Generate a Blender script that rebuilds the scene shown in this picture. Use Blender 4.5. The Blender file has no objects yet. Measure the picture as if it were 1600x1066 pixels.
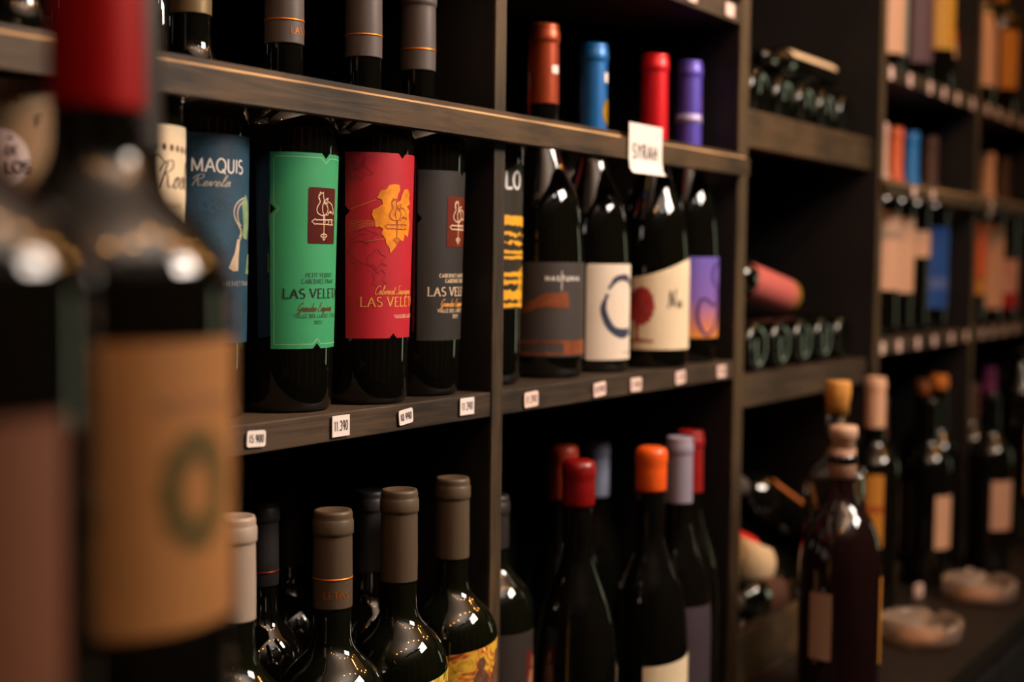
import bpy, bmesh, math, random
from mathutils import Vector, Matrix
from mathutils.geometry import tessellate_polygon
random.seed(7)
S = bpy.context.scene
COL = S.collection
PI = math.pi

# ------------------------------------------------------------------ camera
cd = bpy.data.cameras.new('camera')
cam = bpy.data.objects.new('camera', cd)
COL.objects.link(cam)
S.camera = cam
RIGHT = Vector((0.53448314, -0.84509979, 0.01158082))
UP = Vector((0.0414063, 0.03986824, 0.99834665))
FWD = Vector((0.84416426, 0.53311993, -0.05630136))
mw = Matrix.Identity(4)
for i in range(3):
    mw[i][0], mw[i][1], mw[i][2] = RIGHT[i], UP[i], -FWD[i]
cam.matrix_world = mw
cd.sensor_width = 36.0
cd.lens = 50.0
cd.clip_start = 0.02
cd.dof.use_dof = True
cd.dof.focus_distance = 1.10
cd.dof.aperture_fstop = 3.2

# ------------------------------------------------------------------ view / world
S.view_settings.view_transform = 'Standard'
S.view_settings.look = 'None'
S.view_settings.exposure = -0.2
S.view_settings.gamma = 1.0
S.view_settings.use_curve_mapping = False
w = bpy.data.worlds.new('world')
S.world = w
w.use_nodes = True
w.node_tree.nodes['Background'].inputs[0].default_value = (1.0, 0.75, 0.5, 1)
w.node_tree.nodes['Background'].inputs[1].default_value = 0.01

# ------------------------------------------------------------------ lights
def area(name, loc, target, sx, sy, power, color):
    l = bpy.data.lights.new(name, 'AREA')
    l.shape = 'RECTANGLE'
    l.size, l.size_y, l.energy, l.color = sx, sy, power, color
    o = bpy.data.objects.new(name, l)
    COL.objects.link(o)
    o.location = loc
    o.rotation_euler = (Vector(target) - Vector(loc)).to_track_quat('-Z', 'Y').to_euler()
    return o
PANEL = (1.75, -0.85, 1.12)
PANEL_T = (1.05, 0.70, 0.08)
pan = area('panel_light', PANEL, PANEL_T, 0.80, 0.42, 25, (1.0, 0.84, 0.71))
pan.data.spread = math.radians(110)
SPOT = (0.80, -0.85, 1.15)
area('glint_light', SPOT, (1.0, 0.70, 0.0), 0.24, 0.11, 1.4, (1.0, 0.96, 0.92))  # small rectangular light added for the white highlights on the bottle glass
# uplight added to brighten the ceiling that the bottle shoulders reflect; housing further down
TROUGH = (0.75, -0.50, 0.80)
area('ceiling_wash', (TROUGH[0], TROUGH[1], TROUGH[2] + .012), (TROUGH[0], TROUGH[1], 2.0), 1.1, 0.07, 30, (1.0, 0.86, 0.76))
BULBS = [(-0.35 + .40 * k, -0.12 - .10 * (k % 3)) for k in range(10)]

# ------------------------------------------------------------------ materials
def s2l(c):
    return c / 12.92 if c <= 0.04045 else ((c + 0.055) / 1.055) ** 2.4
def hexc(h):
    return tuple(s2l(int(h[i:i + 2], 16) / 255) for i in (0, 2, 4)) + (1.0,)
MATS = {}
def mat(name, col, rough=0.5, metal=0.0, spec=0.5, noise=0.0, nscale=60, emit=None, es=0, coat=0.0):
    if name in MATS:
        return MATS[name]
    m = bpy.data.materials.new(name)
    m.use_nodes = True
    nt = m.node_tree
    b = nt.nodes['Principled BSDF']
    c = hexc(col) if isinstance(col, str) else tuple(col) + (1.0,)
    b.inputs['Base Color'].default_value = c
    b.inputs['Roughness'].default_value = rough
    b.inputs['Metallic'].default_value = metal
    b.inputs['Specular IOR Level'].default_value = spec
    b.inputs['Coat Weight'].default_value = coat
    if noise > 0:
        tc = nt.nodes.new('ShaderNodeTexCoord')
        n = nt.nodes.new('ShaderNodeTexNoise')
        n.inputs['Scale'].default_value = nscale
        n.inputs['Detail'].default_value = 5
        r = nt.nodes.new('ShaderNodeValToRGB')
        r.color_ramp.elements[0].position = 0.3
        r.color_ramp.elements[1].position = 0.7
        r.color_ramp.elements[0].color = tuple(x * (1 - noise) for x in c[:3]) + (1,)
        r.color_ramp.elements[1].color = tuple(min(1, x * (1 + noise)) for x in c[:3]) + (1,)
        nt.links.new(tc.outputs['Object'], n.inputs['Vector'])
        nt.links.new(n.outputs['Fac'], r.inputs['Fac'])
        nt.links.new(r.outputs['Color'], b.inputs['Base Color'])
    if emit:
        b.inputs['Emission Color'].default_value = tuple(emit) + (1.0,)
        b.inputs['Emission Strength'].default_value = es
    MATS[name] = m
    return m

def wood(name, dark, light, rough, scale, axis=0, knots=False, spec=0.4):
    m = bpy.data.materials.new(name)
    m.use_nodes = True
    nt = m.node_tree
    b = nt.nodes['Principled BSDF']
    tc = nt.nodes.new('ShaderNodeTexCoord')
    mp = nt.nodes.new('ShaderNodeMapping')
    sc = [scale * 14] * 3
    sc[axis] = scale
    mp.inputs['Scale'].default_value = sc
    n = nt.nodes.new('ShaderNodeTexNoise')
    n.inputs['Scale'].default_value = 3.0
    n.inputs['Detail'].default_value = 8
    n.inputs['Roughness'].default_value = 0.65
    n.inputs['Distortion'].default_value = 0.6
    n2 = nt.nodes.new('ShaderNodeTexNoise')
    n2.inputs['Scale'].default_value = 5.0 if not knots else 11.0
    n2.inputs['Detail'].default_value = 3
    mx = nt.nodes.new('ShaderNodeMath')
    mx.operation = 'MULTIPLY_ADD'
    mx.inputs[1].default_value = 0.55
    ml = nt.nodes.new('ShaderNodeMath')
    ml.operation = 'MULTIPLY'
    ml.inputs[1].default_value = 0.5
    r = nt.nodes.new('ShaderNodeValToRGB')
    r.color_ramp.elements[0].position = 0.42
    r.color_ramp.elements[1].position = 0.62
    r.color_ramp.elements[0].color = hexc(dark)
    r.color_ramp.elements[1].color = hexc(light)
    L = nt.links.new
    L(tc.outputs['Object'], mp.inputs['Vector'])
    L(mp.outputs['Vector'], n.inputs['Vector'])
    L(tc.outputs['Object'], n2.inputs['Vector'])
    L(n.outputs['Fac'], mx.inputs[0])
    L(n2.outputs['Fac'], ml.inputs[0])
    L(ml.outputs[0], mx.inputs[2])
    L(mx.outputs[0], r.inputs['Fac'])
    L(r.outputs['Color'], b.inputs['Base Color'])
    bp = nt.nodes.new('ShaderNodeBump')
    bp.inputs['Strength'].default_value = 0.25
    bp.inputs['Distance'].default_value = 0.002
    L(n.outputs['Fac'], bp.inputs['Height'])
    L(bp.outputs['Normal'], b.inputs['Normal'])
    b.inputs['Roughness'].default_value = rough
    b.inputs['Specular IOR Level'].default_value = spec
    return m

def painted(name, cols, scale):
    m = bpy.data.materials.new(name)
    m.use_nodes = True
    nt = m.node_tree
    b = nt.nodes['Principled BSDF']
    tc = nt.nodes.new('ShaderNodeTexCoord')
    n = nt.nodes.new('ShaderNodeTexNoise')
    n.inputs['Scale'].default_value = scale
    n.inputs['Detail'].default_value = 3
    n.inputs['Distortion'].default_value = 2.5
    r = nt.nodes.new('ShaderNodeValToRGB')
    e = r.color_ramp.elements
    k = len(cols)
    e[0].position = 0.3
    e[0].color = hexc(cols[0])
    e[1].position = 0.7
    e[1].color = hexc(cols[-1])
    for i in range(1, k - 1):
        q = e.new(0.3 + 0.4 * i / (k - 1))
        q.color = hexc(cols[i])
    nt.links.new(tc.outputs['Object'], n.inputs['Vector'])
    nt.links.new(n.outputs['Fac'], r.inputs['Fac'])
    nt.links.new(r.outputs['Color'], b.inputs['Base Color'])
    b.inputs['Roughness'].default_value = 0.55
    MATS[name] = m
    return m

W_RAIL = wood('stained_wood', '1c150c', '4e3b24', 0.55, 3.0, 0, True)
W_EDGE = wood('stained_edge_wood', '241c11', '503f27', 0.6, 4.0, 2)
W_SHELF = wood('dark_shelf_wood', '1c150e', '4a3a2a', 0.6, 3.5, 0)
W_WORN_LIT = wood('worn_lit_edge_wood', '8a6a48', 'd0a878', 0.6, 3.0, 0, True)  # worn chamfer wood, paled further to carry the highlight along the top edge
W_LEDGE = wood('dark_ledge_wood', '0e0b08', '241c14', 0.45, 3.0, 0)
M_BLACK = mat('black_paint', '151212', 0.55, noise=0.25, nscale=9)
M_GLASS = mat('dark_bottle_glass', (0.003, 0.003, 0.002), 0.025, spec=.7)
M_GLASSG = mat('green_black_bottle_glass', (0.004, 0.005, 0.002), 0.025, spec=.7)
M_GOLD = mat('copper_foil', 'f08a2c', 0.35, metal=.65)
M_BRONZE = mat('bronze_ink', '5e3a12', 0.45)
M_CHAR = mat('charcoal_capsule', '5c5452', 0.42, spec=0.4)
M_TAUPE = mat('taupe_capsule', '564839', 0.45, spec=0.4)
M_PALEGREY = mat('pale_capsule', 'a8978a', 0.4)
M_INK = mat('black_ink', '14100e', 0.6)
M_WHITE = mat('white_ink', 'f2ece6', 0.6)
M_PAPER = mat('white_paper', 'eee4de', 0.7, noise=0.03)
M_CREAM = mat('cream_paper', 'e2cfae', 0.65, noise=0.04, nscale=40)

def clear_glass(name, col, rough=0.0):
    m = bpy.data.materials.new(name)
    m.use_nodes = True
    b = m.node_tree.nodes['Principled BSDF']
    b.inputs['Base Color'].default_value = hexc(col)
    b.inputs['Transmission Weight'].default_value = 1.0
    b.inputs['Roughness'].default_value = rough
    b.inputs['IOR'].default_value = 1.48
    MATS[name] = m
    return m
M_CLEAR = clear_glass('clear_glass', 'e9efe4', 0.02)

# ------------------------------------------------------------------ object helpers
def link(name, me, m, parent=None, smooth=True):
    o = bpy.data.objects.new(name, me)
    COL.objects.link(o)
    if m is not None and len(me.materials) == 0:
        for q in (m if isinstance(m, (list, tuple)) else [m]):
            me.materials.append(q)
    if parent is not None:
        o.parent = parent
    return o
def from_bm(name, bm, m, parent=None, smooth=True):
    me = bpy.data.meshes.new(name)
    if smooth:
        for f in bm.faces:
            f.smooth = True
    bm.to_mesh(me)
    bm.free()
    return link(name, me, m, parent)
def empty(name, loc, rot=(0, 0, 0)):
    o = bpy.data.objects.new(name, None)
    o.empty_display_size = 0.02
    COL.objects.link(o)
    o.location = loc
    o.rotation_euler = rot
    return o
def tag(o, label, cat, group=None, kind=None):
    if label:
        o['label'] = label
    if cat:
        o['category'] = cat
    if group:
        o['group'] = group
    if kind:
        o['kind'] = kind
    return o
def box_bm(x0, x1, y0, y1, z0, z1, bev=0.0, seg=2):
    bm = bmesh.new()
    bmesh.ops.create_cube(bm, size=1.0)
    for v in bm.verts:
        v.co = Vector((x0 + (v.co.x + .5) * (x1 - x0), y0 + (v.co.y + .5) * (y1 - y0), z0 + (v.co.z + .5) * (z1 - z0)))
    if bev > 0:
        bmesh.ops.bevel(bm, geom=list(bm.edges), offset=bev, segments=seg, affect='EDGES', profile=0.6)
    return bm
def box(name, dims, m, parent=None, bev=0.0):
    return from_bm(name, box_bm(*dims, bev=bev), m, parent, smooth=False)

def cr(pts, n=8):
    """Catmull-Rom through pts (2D tuples); doubled points make corners."""
    out = []
    P = [pts[0]] + list(pts) + [pts[-1]]
    for i in range(1, len(P) - 2):
        p0, p1, p2, p3 = P[i - 1], P[i], P[i + 1], P[i + 2]
        if abs(p1[0] - p2[0]) + abs(p1[1] - p2[1]) < 1e-9:
            continue
        for k in range(n):
            t = k / n
            out.append(tuple(0.5 * ((2 * p1[j]) + (-p0[j] + p2[j]) * t + (2 * p0[j] - 5 * p1[j] + 4 * p2[j] - p3[j]) * t * t
                                    + (-p0[j] + 3 * p1[j] - 3 * p2[j] + p3[j]) * t ** 3) for j in (0, 1)))
    out.append(tuple(pts[-1]))
    return out
def lathe_bm(prof, n=56):
    bm = bmesh.new()
    rings = []
    for r, z in prof:
        if r < 1e-6:
            rings.append([bm.verts.new((0, 0, z))])
        else:
            rings.append([bm.verts.new((r * math.cos(2 * PI * k / n), r * math.sin(2 * PI * k / n), z)) for k in range(n)])
    for a, b in zip(rings, rings[1:]):
        for k in range(n):
            k2 = (k + 1) % n
            q = ([a[0]] if len(a) == 1 else [a[k], a[k2]]) + ([b[0]] if len(b) == 1 else [b[k2], b[k]])
            if len(q) >= 3:
                try:
                    bm.faces.new(q)
                except ValueError:
                    pass
    bmesh.ops.recalc_face_normals(bm, faces=list(bm.faces))
    return bm

# ------------------------------------------------------------------ bottle profiles: list of (r, z)
def bordeaux(Rb, Rt, hs, hn, rn, H):
    sh = [(0, 0), (.12, .045), (.25, .17), (.38, .38), (.5, .585), (.62, .75), (.75, .88), (.88, .965), (1, 1)]
    pts = [(Rt - (Rt - rn) * (1 - f), hn - (hn - hs) * t) for t, f in sh][::-1]
    p = [(0, 0.004), (Rb * .6, 0.003), (Rb - .006, 0), (Rb - .002, .0015), (Rb, .006)]
    p += [(Rb + (Rt - Rb) * k / 6, .006 + (hs - .006) * k / 6) for k in range(1, 6)]
    p += cr(pts, 4)
    p += [(rn - .0003, hn + .01), (rn - .0006, H - .004), (rn - .003, H), (0, H)]
    return p
def burgundy(R, hs, H, rn=.0147, slope=((1, 0), (.95, .25), (.83, .50), (.62, .70), (.42, .88), (.33, 1.0))):
    top = hs + .115
    pts = [(R, hs - .02), (R, hs)] + [(rn + (R - rn) * max(0, (f - .33) / .67), hs + (top - hs) * t) for f, t in slope[1:]] + [(rn, top + .02)]
    p = [(0, 0.004), (R * .6, 0.003), (R - .006, 0), (R - .002, .0015), (R, .006), (R, hs * .5)]
    p += cr(pts, 5)
    p += [(rn - .0005, H - .004), (rn - .003, H), (0, H)]
    return p
def rad_at(prof, z):
    best = None
    for (r0, z0), (r1, z1) in zip(prof, prof[1:]):
        if z1 > z0 and z0 - 1e-9 <= z <= z1 + 1e-9 and z0 >= .0015:
            return r0 + (r1 - r0) * (z - z0) / (z1 - z0)
    return prof[len(prof) // 2][0]

# ------------------------------------------------------------------ flat art wrapped on a surface
class Sheet:
    """Collects flat shapes in millimetres (u across, v up) and wraps them on a surface."""
    def __init__(s):
        s.bm = bmesh.new()
        s.flat = s.bm
    def poly(s, pts):
        tmp = bmesh.new()
        vs = [tmp.verts.new((p[0], p[1], 0)) for p in pts]
        tris = tessellate_polygon([[Vector((p[0], p[1], 0)) for p in pts]])
        for t in tris:
            try:
                tmp.faces.new([vs[i] for i in t])
            except ValueError:
                pass
        us = [p[0] for p in pts]
        x = math.floor(min(us) / 2) * 2 + 2
        while x < max(us):
            bmesh.ops.bisect_plane(tmp, geom=list(tmp.verts) + list(tmp.edges) + list(tmp.faces), plane_co=(x, 0, 0), plane_no=(1, 0, 0))
            x += 2
        vz = [p[1] for p in pts]
        y = math.floor(min(vz) / 10) * 10 + 10.37
        while y < max(vz):
            bmesh.ops.bisect_plane(tmp, geom=list(tmp.verts) + list(tmp.edges) + list(tmp.faces), plane_co=(0, y, 0), plane_no=(0, 1, 0))
            y += 10
        mp = {}
        for v in tmp.verts:
            mp[v] = s.bm.verts.new(v.co)
        for f in tmp.faces:
            try:
                s.bm.faces.new([mp[v] for v in f.verts])
            except ValueError:
                pass
        tmp.free()
        return s
    def rect(s, u0, v0, u1, v1, rr=0):
        if rr <= 0:
            return s.poly([(u0, v0), (u1, v0), (u1, v1), (u0, v1)])
        pts = []
        for cx, cy, a in ((u1 - rr, v0 + rr, -90), (u1 - rr, v1 - rr, 0), (u0 + rr, v1 - rr, 90), (u0 + rr, v0 + rr, 180)):
            for k in range(5):
                t = math.radians(a + 22.5 * k)
                pts.append((cx + rr * math.cos(t), cy + rr * math.sin(t)))
        return s.poly(pts)
    def disc(s, u, v, r, ry=None):
        return s.poly([(u + r * math.cos(k * PI / 12), v + (ry or r) * math.sin(k * PI / 12)) for k in range(24)])
    def line(s, pts, wd, contrast=0.0):
        P = []
        for a, b in zip(pts, pts[1:]):
            n = max(1, int(math.dist(a, b) / 1.5))
            for k in range(n):
                P.append((a[0] + (b[0] - a[0]) * k / n, a[1] + (b[1] - a[1]) * k / n))
        P.append(pts[-1])
        prev = None
        closed = math.dist(P[0], P[-1]) < 1e-6 and len(P) > 3
        for i, p in enumerate(P):
            a = P[i - 1] if i > 0 else (P[-2] if closed else P[0])
            b = P[i + 1] if i < len(P) - 1 else (P[1] if closed else P[-1])
            dx, dy = b[0] - a[0], b[1] - a[1]
            L = math.hypot(dx, dy) or 1e-9
            dx, dy = dx / L, dy / L
            ww = wd * (1 - contrast + contrast * abs(dy)) / 2
            v0 = s.bm.verts.new((p[0] - dy * ww, p[1] + dx * ww, 0))
            v1 = s.bm.verts.new((p[0] + dy * ww, p[1] - dx * ww, 0))
            if prev:
                s.bm.faces.new([prev[1], v1, v0, prev[0]])
            prev = (v0, v1)
        return s
    def wrap(s, prof, face_deg, off, Rref, name, m, parent):
        for v in s.bm.verts:
            u, z = v.co.x / 1000, v.co.y / 1000
            r = rad_at(prof, z) + off
            a = math.radians(face_deg) + u / Rref
            v.co = Vector((r * math.cos(a), r * math.sin(a), z))
        bmesh.ops.recalc_face_normals(s.bm, faces=list(s.bm.faces))
        for f in s.bm.faces:
            c = f.calc_center_median()
            if f.normal.x * c.x + f.normal.y * c.y < 0:
                f.normal_flip()
        return from_bm(name, s.bm, m, parent, smooth=True)
    def plane(s, fn, name, m, parent):
        for v in s.bm.verts:
            v.co = Vector(fn(v.co.x / 1000, v.co.y / 1000))
        return from_bm(name, s.bm, m, parent, smooth=False)

def arc(cx, cy, rx, ry, a0, a1, n=12):
    return [(cx + rx * math.cos(math.radians(a0 + (a1 - a0) * k / n)), cy + ry * math.sin(math.radians(a0 + (a1 - a0) * k / n))) for k in range(n + 1)]
G = {
 'A': (.74, [[(0, 0), (.37, 1), (.74, 0)], [(.13, .36), (.61, .36)]]),
 'B': (.6, [[(.08, 0), (.08, 1)], [(.08, 1), (.3, 1)] + arc(.3, .76, .22, .24, 90, -90) + [(.08, .52)], [(.08, .52), (.32, .52)] + arc(.32, .26, .26, .26, 90, -90) + [(.08, 0)]]),
 'C': (.72, [arc(.4, .5, .38, .5, 48, 312, 20)]),
 'D': (.72, [[(.08, 0), (.08, 1)], [(.08, 1), (.3, 1)] + arc(.3, .5, .38, .5, 90, -90, 18) + [(.08, 0)]]),
 'E': (.58, [[(.08, 0), (.08, 1)], [(.08, 1), (.54, 1), (.54, .93)], [(.08, .52), (.44, .52)], [(.08, 0), (.56, 0), (.56, .08)]]),
 'F': (.56, [[(.08, 0), (.08, 1)], [(.08, 1), (.54, 1), (.54, .92)], [(.08, .52), (.44, .52)]]),
 'G': (.76, [arc(.4, .5, .38, .5, 48, 330, 20) + [(.72, .42), (.46, .42)]]),
 'H': (.74, [[(.08, 0), (.08, 1)], [(.66, 0), (.66, 1)], [(.08, .52), (.66, .52)]]),
 'I': (.2, [[(.1, 0), (.1, 1)]]),
 'K': (.66, [[(.08, 0), (.08, 1)], [(.6, 1), (.1, .42)], [(.24, .58), (.64, 0)]]),
 'L': (.56, [[(.08, 0), (.08, 1)], [(.08, 0), (.54, 0), (.54, .1)]]),
 'M': (.9, [[(.08, 0), (.1, 1), (.45, .08), (.8, 1), (.82, 0)]]),
 'N': (.76, [[(.08, 0), (.08, 1), (.68, 0), (.68, 1)]]),
 'O': (.8, [arc(.4, .5, .38, .5, 90, 450, 26)]),
 'P': (.58, [[(.08, 0), (.08, 1)], [(.08, 1), (.28, 1)] + arc(.28, .73, .26, .27, 90, -90) + [(.08, .46)]]),
 'Q': (.8, [arc(.4, .5, .38, .5, 90, 450, 26), [(.48, .22), (.76, -.1)]]),
 'R': (.64, [[(.08, 0), (.08, 1)], [(.08, 1), (.28, 1)] + arc(.28, .75, .24, .25, 90, -90) + [(.08, .5)], [(.28, .5), (.62, 0)]]),
 'S': (.56, [arc(.28, .75, .24, .25, 40, 270, 12) + arc(.28, .25, .26, .25, 90, -140, 12)[1:]]),
 'T': (.64, [[(.32, 0), (.32, 1)], [(.02, .92), (.02, 1), (.62, 1), (.62, .92)]]),
 'U': (.7, [[(.08, 1), (.08, .3)] + arc(.35, .3, .27, .3, 180, 360, 12) + [(.62, 1)]]),
 'V': (.72, [[(0, 1), (.36, 0), (.72, 1)]]),
 'Y': (.68, [[(0, 1), (.34, .5), (.68, 1)], [(.34, .5), (.34, 0)]]),
 '0': (.56, [arc(.28, .5, .24, .5, 90, 450, 20)]),
 '1': (.36, [[(.06, .8), (.22, 1), (.22, 0)]]),
 '2': (.56, [arc(.27, .72, .23, .28, 170, -35, 10) + [(.04, 0), (.52, 0)]]),
 '3': (.52, [arc(.24, .75, .22, .25, 160, -90, 12) + arc(.24, .25, .25, .25, 90, -160, 12)[1:]]),
 '4': (.58, [[(.42, 0), (.42, 1), (.03, .3), (.56, .3)]]),
 '5': (.54, [[(.46, 1), (.12, 1), (.08, .55)] + arc(.24, .3, .24, .3, 130, -150, 12)]),
 '7': (.5, [[(.03, 1), (.48, 1), (.16, 0)]]),
 '9': (.54, [arc(.27, .7, .22, .3, 0, 360, 18) + [(.47, .4), (.36, 0)]]),
 '.': (.2, [[(.08, 0), (.12, .06)]]),
 '-': (.44, [[(.06, .4), (.38, .4)]]),
 '+': (.5, [[(.04, .4), (.46, .4)], [(.25, .15), (.25, .65)]]),
}
# joined handwriting letters, x-height .42
SC = {
 'a': (.44, [[(.0, .1), (.3, .42), (.14, .42), (.05, .18), (.14, 0), (.28, .2), (.34, .42), (.32, .08), (.44, .1)]]),
 'b': (.4, [[(.0, .1), (.16, .6), (.18, .95), (.1, .95), (.08, .4), (.1, .05), (.24, 0), (.32, .22), (.2, .38), (.3, .32), (.4, .3)]]),
 'c': (.34, [[(.0, .1), (.28, .38), (.16, .42), (.06, .2), (.14, 0), (.34, .12)]]),
 'd': (.46, [[(.0, .1), (.3, .4), (.14, .42), (.05, .18), (.14, 0), (.28, .2), (.4, 1.0), (.34, .08), (.46, .1)]]),
 'e': (.34, [[(.0, .1), (.22, .26), (.2, .42), (.08, .36), (.08, .08), (.18, 0), (.34, .12)]]),
 'g': (.42, [[(.0, .1), (.3, .42), (.14, .42), (.05, .18), (.14, 0), (.28, .2), (.34, .42), (.26, -.35), (.1, -.4), (.2, -.1), (.42, .12)]]),
 'i': (.22, [[(.0, .1), (.1, .42), (.1, .06), (.22, .1)], [(.13, .58), (.15, .62)]]),
 'k': (.4, [[(.0, .1), (.16, .9), (.1, .9), (.08, .0)], [(.1, .22), (.28, .42), (.18, .24), (.28, .02), (.4, .1)]]),
 'l': (.26, [[(.0, .1), (.18, .7), (.16, 1.0), (.08, .8), (.1, .05), (.26, .12)]]),
 'n': (.46, [[(.0, .1), (.08, .42), (.07, 0), (.16, .32), (.28, .42), (.32, .06), (.46, .1)]]),
 'o': (.36, [[(.0, .1), (.2, .42), (.06, .3), (.08, .04), (.22, .04), (.28, .3), (.2, .42), (.36, .36)]]),
 'q': (.42, [[(.0, .1), (.3, .42), (.14, .42), (.05, .18), (.14, 0), (.28, .2), (.34, .42), (.26, -.42), (.3, -.2), (.42, .1)]]),
 'r': (.32, [[(.0, .1), (.1, .46), (.22, .38), (.18, .06), (.32, .1)]]),
 's': (.3, [[(.0, .1), (.16, .46), (.22, .14), (.12, 0), (.02, .06)], [(.18, .04), (.3, .1)]]),
 't': (.28, [[(.0, .1), (.14, .85), (.1, .06), (.28, .12)], [(.02, .55), (.26, .6)]]),
 'u': (.46, [[(.0, .1), (.08, .42), (.06, .08), (.18, 0), (.32, .42), (.32, .06), (.46, .1)]]),
 'v': (.4, [[(.0, .1), (.08, .42), (.14, .02), (.3, .42), (.4, .36)]]),
 'C': (.62, [[(.56, .82), (.46, 1.0), (.2, .82), (.06, .4), (.18, .02), (.42, .06), (.62, .16)]]),
 'E': (.6, [[(.56, .86), (.4, 1.0), (.22, .8), (.32, .58), (.4, .56), (.16, .46), (.08, .2), (.24, 0), (.6, .14)]]),
 'G': (.66, [[(.6, .82), (.48, 1.0), (.2, .8), (.06, .4), (.2, .1), (.46, .34), (.54, .48), (.44, -.1), (.2, -.3), (.1, -.16), (.66, .14)]]),
 'R': (.7, [[(.24, .94), (.16, .0)], [(.0, .6), (.14, .92), (.46, 1.0), (.52, .72), (.2, .5), (.34, .46), (.48, .06), (.7, .1)]]),
 'S': (.56, [[(.54, .86), (.42, 1.0), (.26, .8), (.38, .5), (.36, .14), (.14, 0), (.0, .14)], [(.3, .04), (.56, .12)]]),
 'N': (.74, [[(.0, .0), (.14, .1), (.2, .98), (.44, .04), (.56, .95), (.66, 1.0)]]),
}
def text(sh, s, u, v, h, wt, serif=False, contrast=0.0, track=.12, squeeze=1.0, fit=None):
    k = h * squeeze
    def width():
        x = 0
        for c in s:
            x += (.38 if c == ' ' else G[c][0] + track) * k
        return x - track * k
    if fit:
        k *= fit / width()
    x = u
    for c in s:
        if c == ' ':
            x += .38 * k
            continue
        gw, st = G[c]
        for pl in st:
            pts = [(x + a * k, v + b * h) for a, b in pl]
            sh.line(pts, wt, contrast)
            if serif:
                for e, nb in ((0, 1), (-1, -2)):
                    (a, b), (a2, b2) = pl[e], pl[nb]
                    if (b < .02 or b > .98) and abs(b2 - b) > abs(a2 - a) * .8:
                        sh.line([(x + a * k - .13 * h, v + b * h), (x + a * k + .13 * h, v + b * h)], wt * .38)
        x += (gw + track) * k
    return x
def script(sh, s, u, v, h, wt, slant=.35, contrast=.5, squeeze=1.0):
    x = u
    for c in s:
        if c == ' ':
            x += .25 * h * squeeze
            continue
        gw, st = SC[c]
        for pl in st:
            pts = [(x + (a + slant * b) * h * squeeze, v + b * h) for a, b in cr(pl, 5)]
            sh.line(pts, wt, contrast)
        x += gw * h * squeeze
    return x

# ------------------------------------------------------------------ bottles
BODY = {}
def body_mesh(prof, m, n):
    key = (tuple((round(a, 5), round(b, 5)) for a, b in prof), m.name, n)
    if key not in BODY:
        bm = lathe_bm(prof, n)
        me = bpy.data.meshes.new('bottle_body')
        for f in bm.faces:
            f.smooth = True
        bm.to_mesh(me)
        bm.free()
        me.materials.append(m)
        BODY[key] = me
    return BODY[key]
def capsule_prof(prof, zb, H, big=.0159, ring=.017):
    rb = rad_at(prof, zb) + .0007
    rt = .0152 if big > .0152 else big
    s = big / .0159
    zr = H - ring
    return [(rb * .9, zb + .0006), (rb, zb), (max(rb, .0148 * s), zb + .001), (.0150 * s, zb + .02), (.0147 * s, zr - .004), (.0145 * s, zr - .001), (.0146 * s, zr),
            (.0156 * s, zr + .001), (.0157 * s, zr + .003), (.0156 * s, H - .0065), (.0150 * s, H - .0055), (.0147 * s, H - .0045), (.0149 * s, H - .0025), (.0146 * s, H - .0006),
            (.0138 * s, H + .0014), (.0118 * s, H + .0012), (.011 * s, H + .0005), (0, H + .0004)]
def bottle(loc, label, prof, glass=M_GLASS, face=262.0, cap=None, capz=None, n=56, rot=(0, 0, 0), group=None,
           name='wine_bottle', cat='bottle', wax=False, big=.0159):
    root = empty(name, loc, rot)
    tag(root, label, cat, group)
    link('bottle_body', body_mesh(prof, glass, n), None, root)
    H = max(z for r, z in prof)
    capo = None
    if cap is not None:
        cp = capsule_prof(prof, capz, H, big)
        if wax:
            rb = rad_at(prof, capz) + .0012
            cp = [(rb * .9, capz + .001), (rb, capz), (rb + .0008, capz + .004), (.0165, H - .022), (.0162, H - .019), (.0172, H - .015), (.0172, H - .006), (.0155, H - .001), (.011, H + .001), (0, H + .0012)]
        key = (tuple((round(a, 5), round(b, 5)) for a, b in cp), cap.name, n)
        if key not in BODY:
            bm = lathe_bm(cp, n)
            me = bpy.data.meshes.new('capsule')
            for f in bm.faces:
                f.smooth = True
            bm.to_mesh(me)
            bm.free()
            me.materials.append(cap)
            BODY[key] = me
        capo = link('capsule', BODY[key], None, root)
        root['_cp'] = 1
        del root['_cp']
    R = max(r for r, z in prof)
    return dict(root=root, prof=prof, face=face, R=R, H=H, cap=capo, cp=cp if cap is not None else None)
def put(b, sh, name, m, off=.0004, parent=None, face=None, prof=None, Rref=None):
    return sh.wrap(prof or b['prof'], face if face is not None else b['face'], off, Rref or b['R'], name, m, parent or b['root'])
def label_rect(b, u0, v0, u1, v1, m, name='label', rr=0, off=.00025, parent=None):
    return put(b, Sheet().rect(u0, v0, u1, v1, rr), name, m, off, parent)
def foil_line(b, z, m=M_GOLD, th=.0016):
    cp = b['cp']
    r = rad_at(cp, z)
    bm = lathe_bm([(r - .0006, z - th / 2), (r + .0003, z - th / 2), (r + .0003, z + th / 2), (r - .0006, z + th / 2)], 48)
    return from_bm('foil_line', bm, m, b['cap'])
def cap_text(b, s, z, h, face, m=M_GOLD, start=None):
    cp = b['cp']
    sh = Sheet()
    text(sh, s, 0, z * 1000, h, .75, True, .55, .2)
    wd = max(v.co.x for v in sh.bm.verts)
    u0 = -wd / 2 if start is None else start
    for v in sh.bm.verts:
        v.co.x += u0
    return put(b, sh, 'capsule_lettering', m, .0003, b['cap'], face, cp, .0155)

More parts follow.
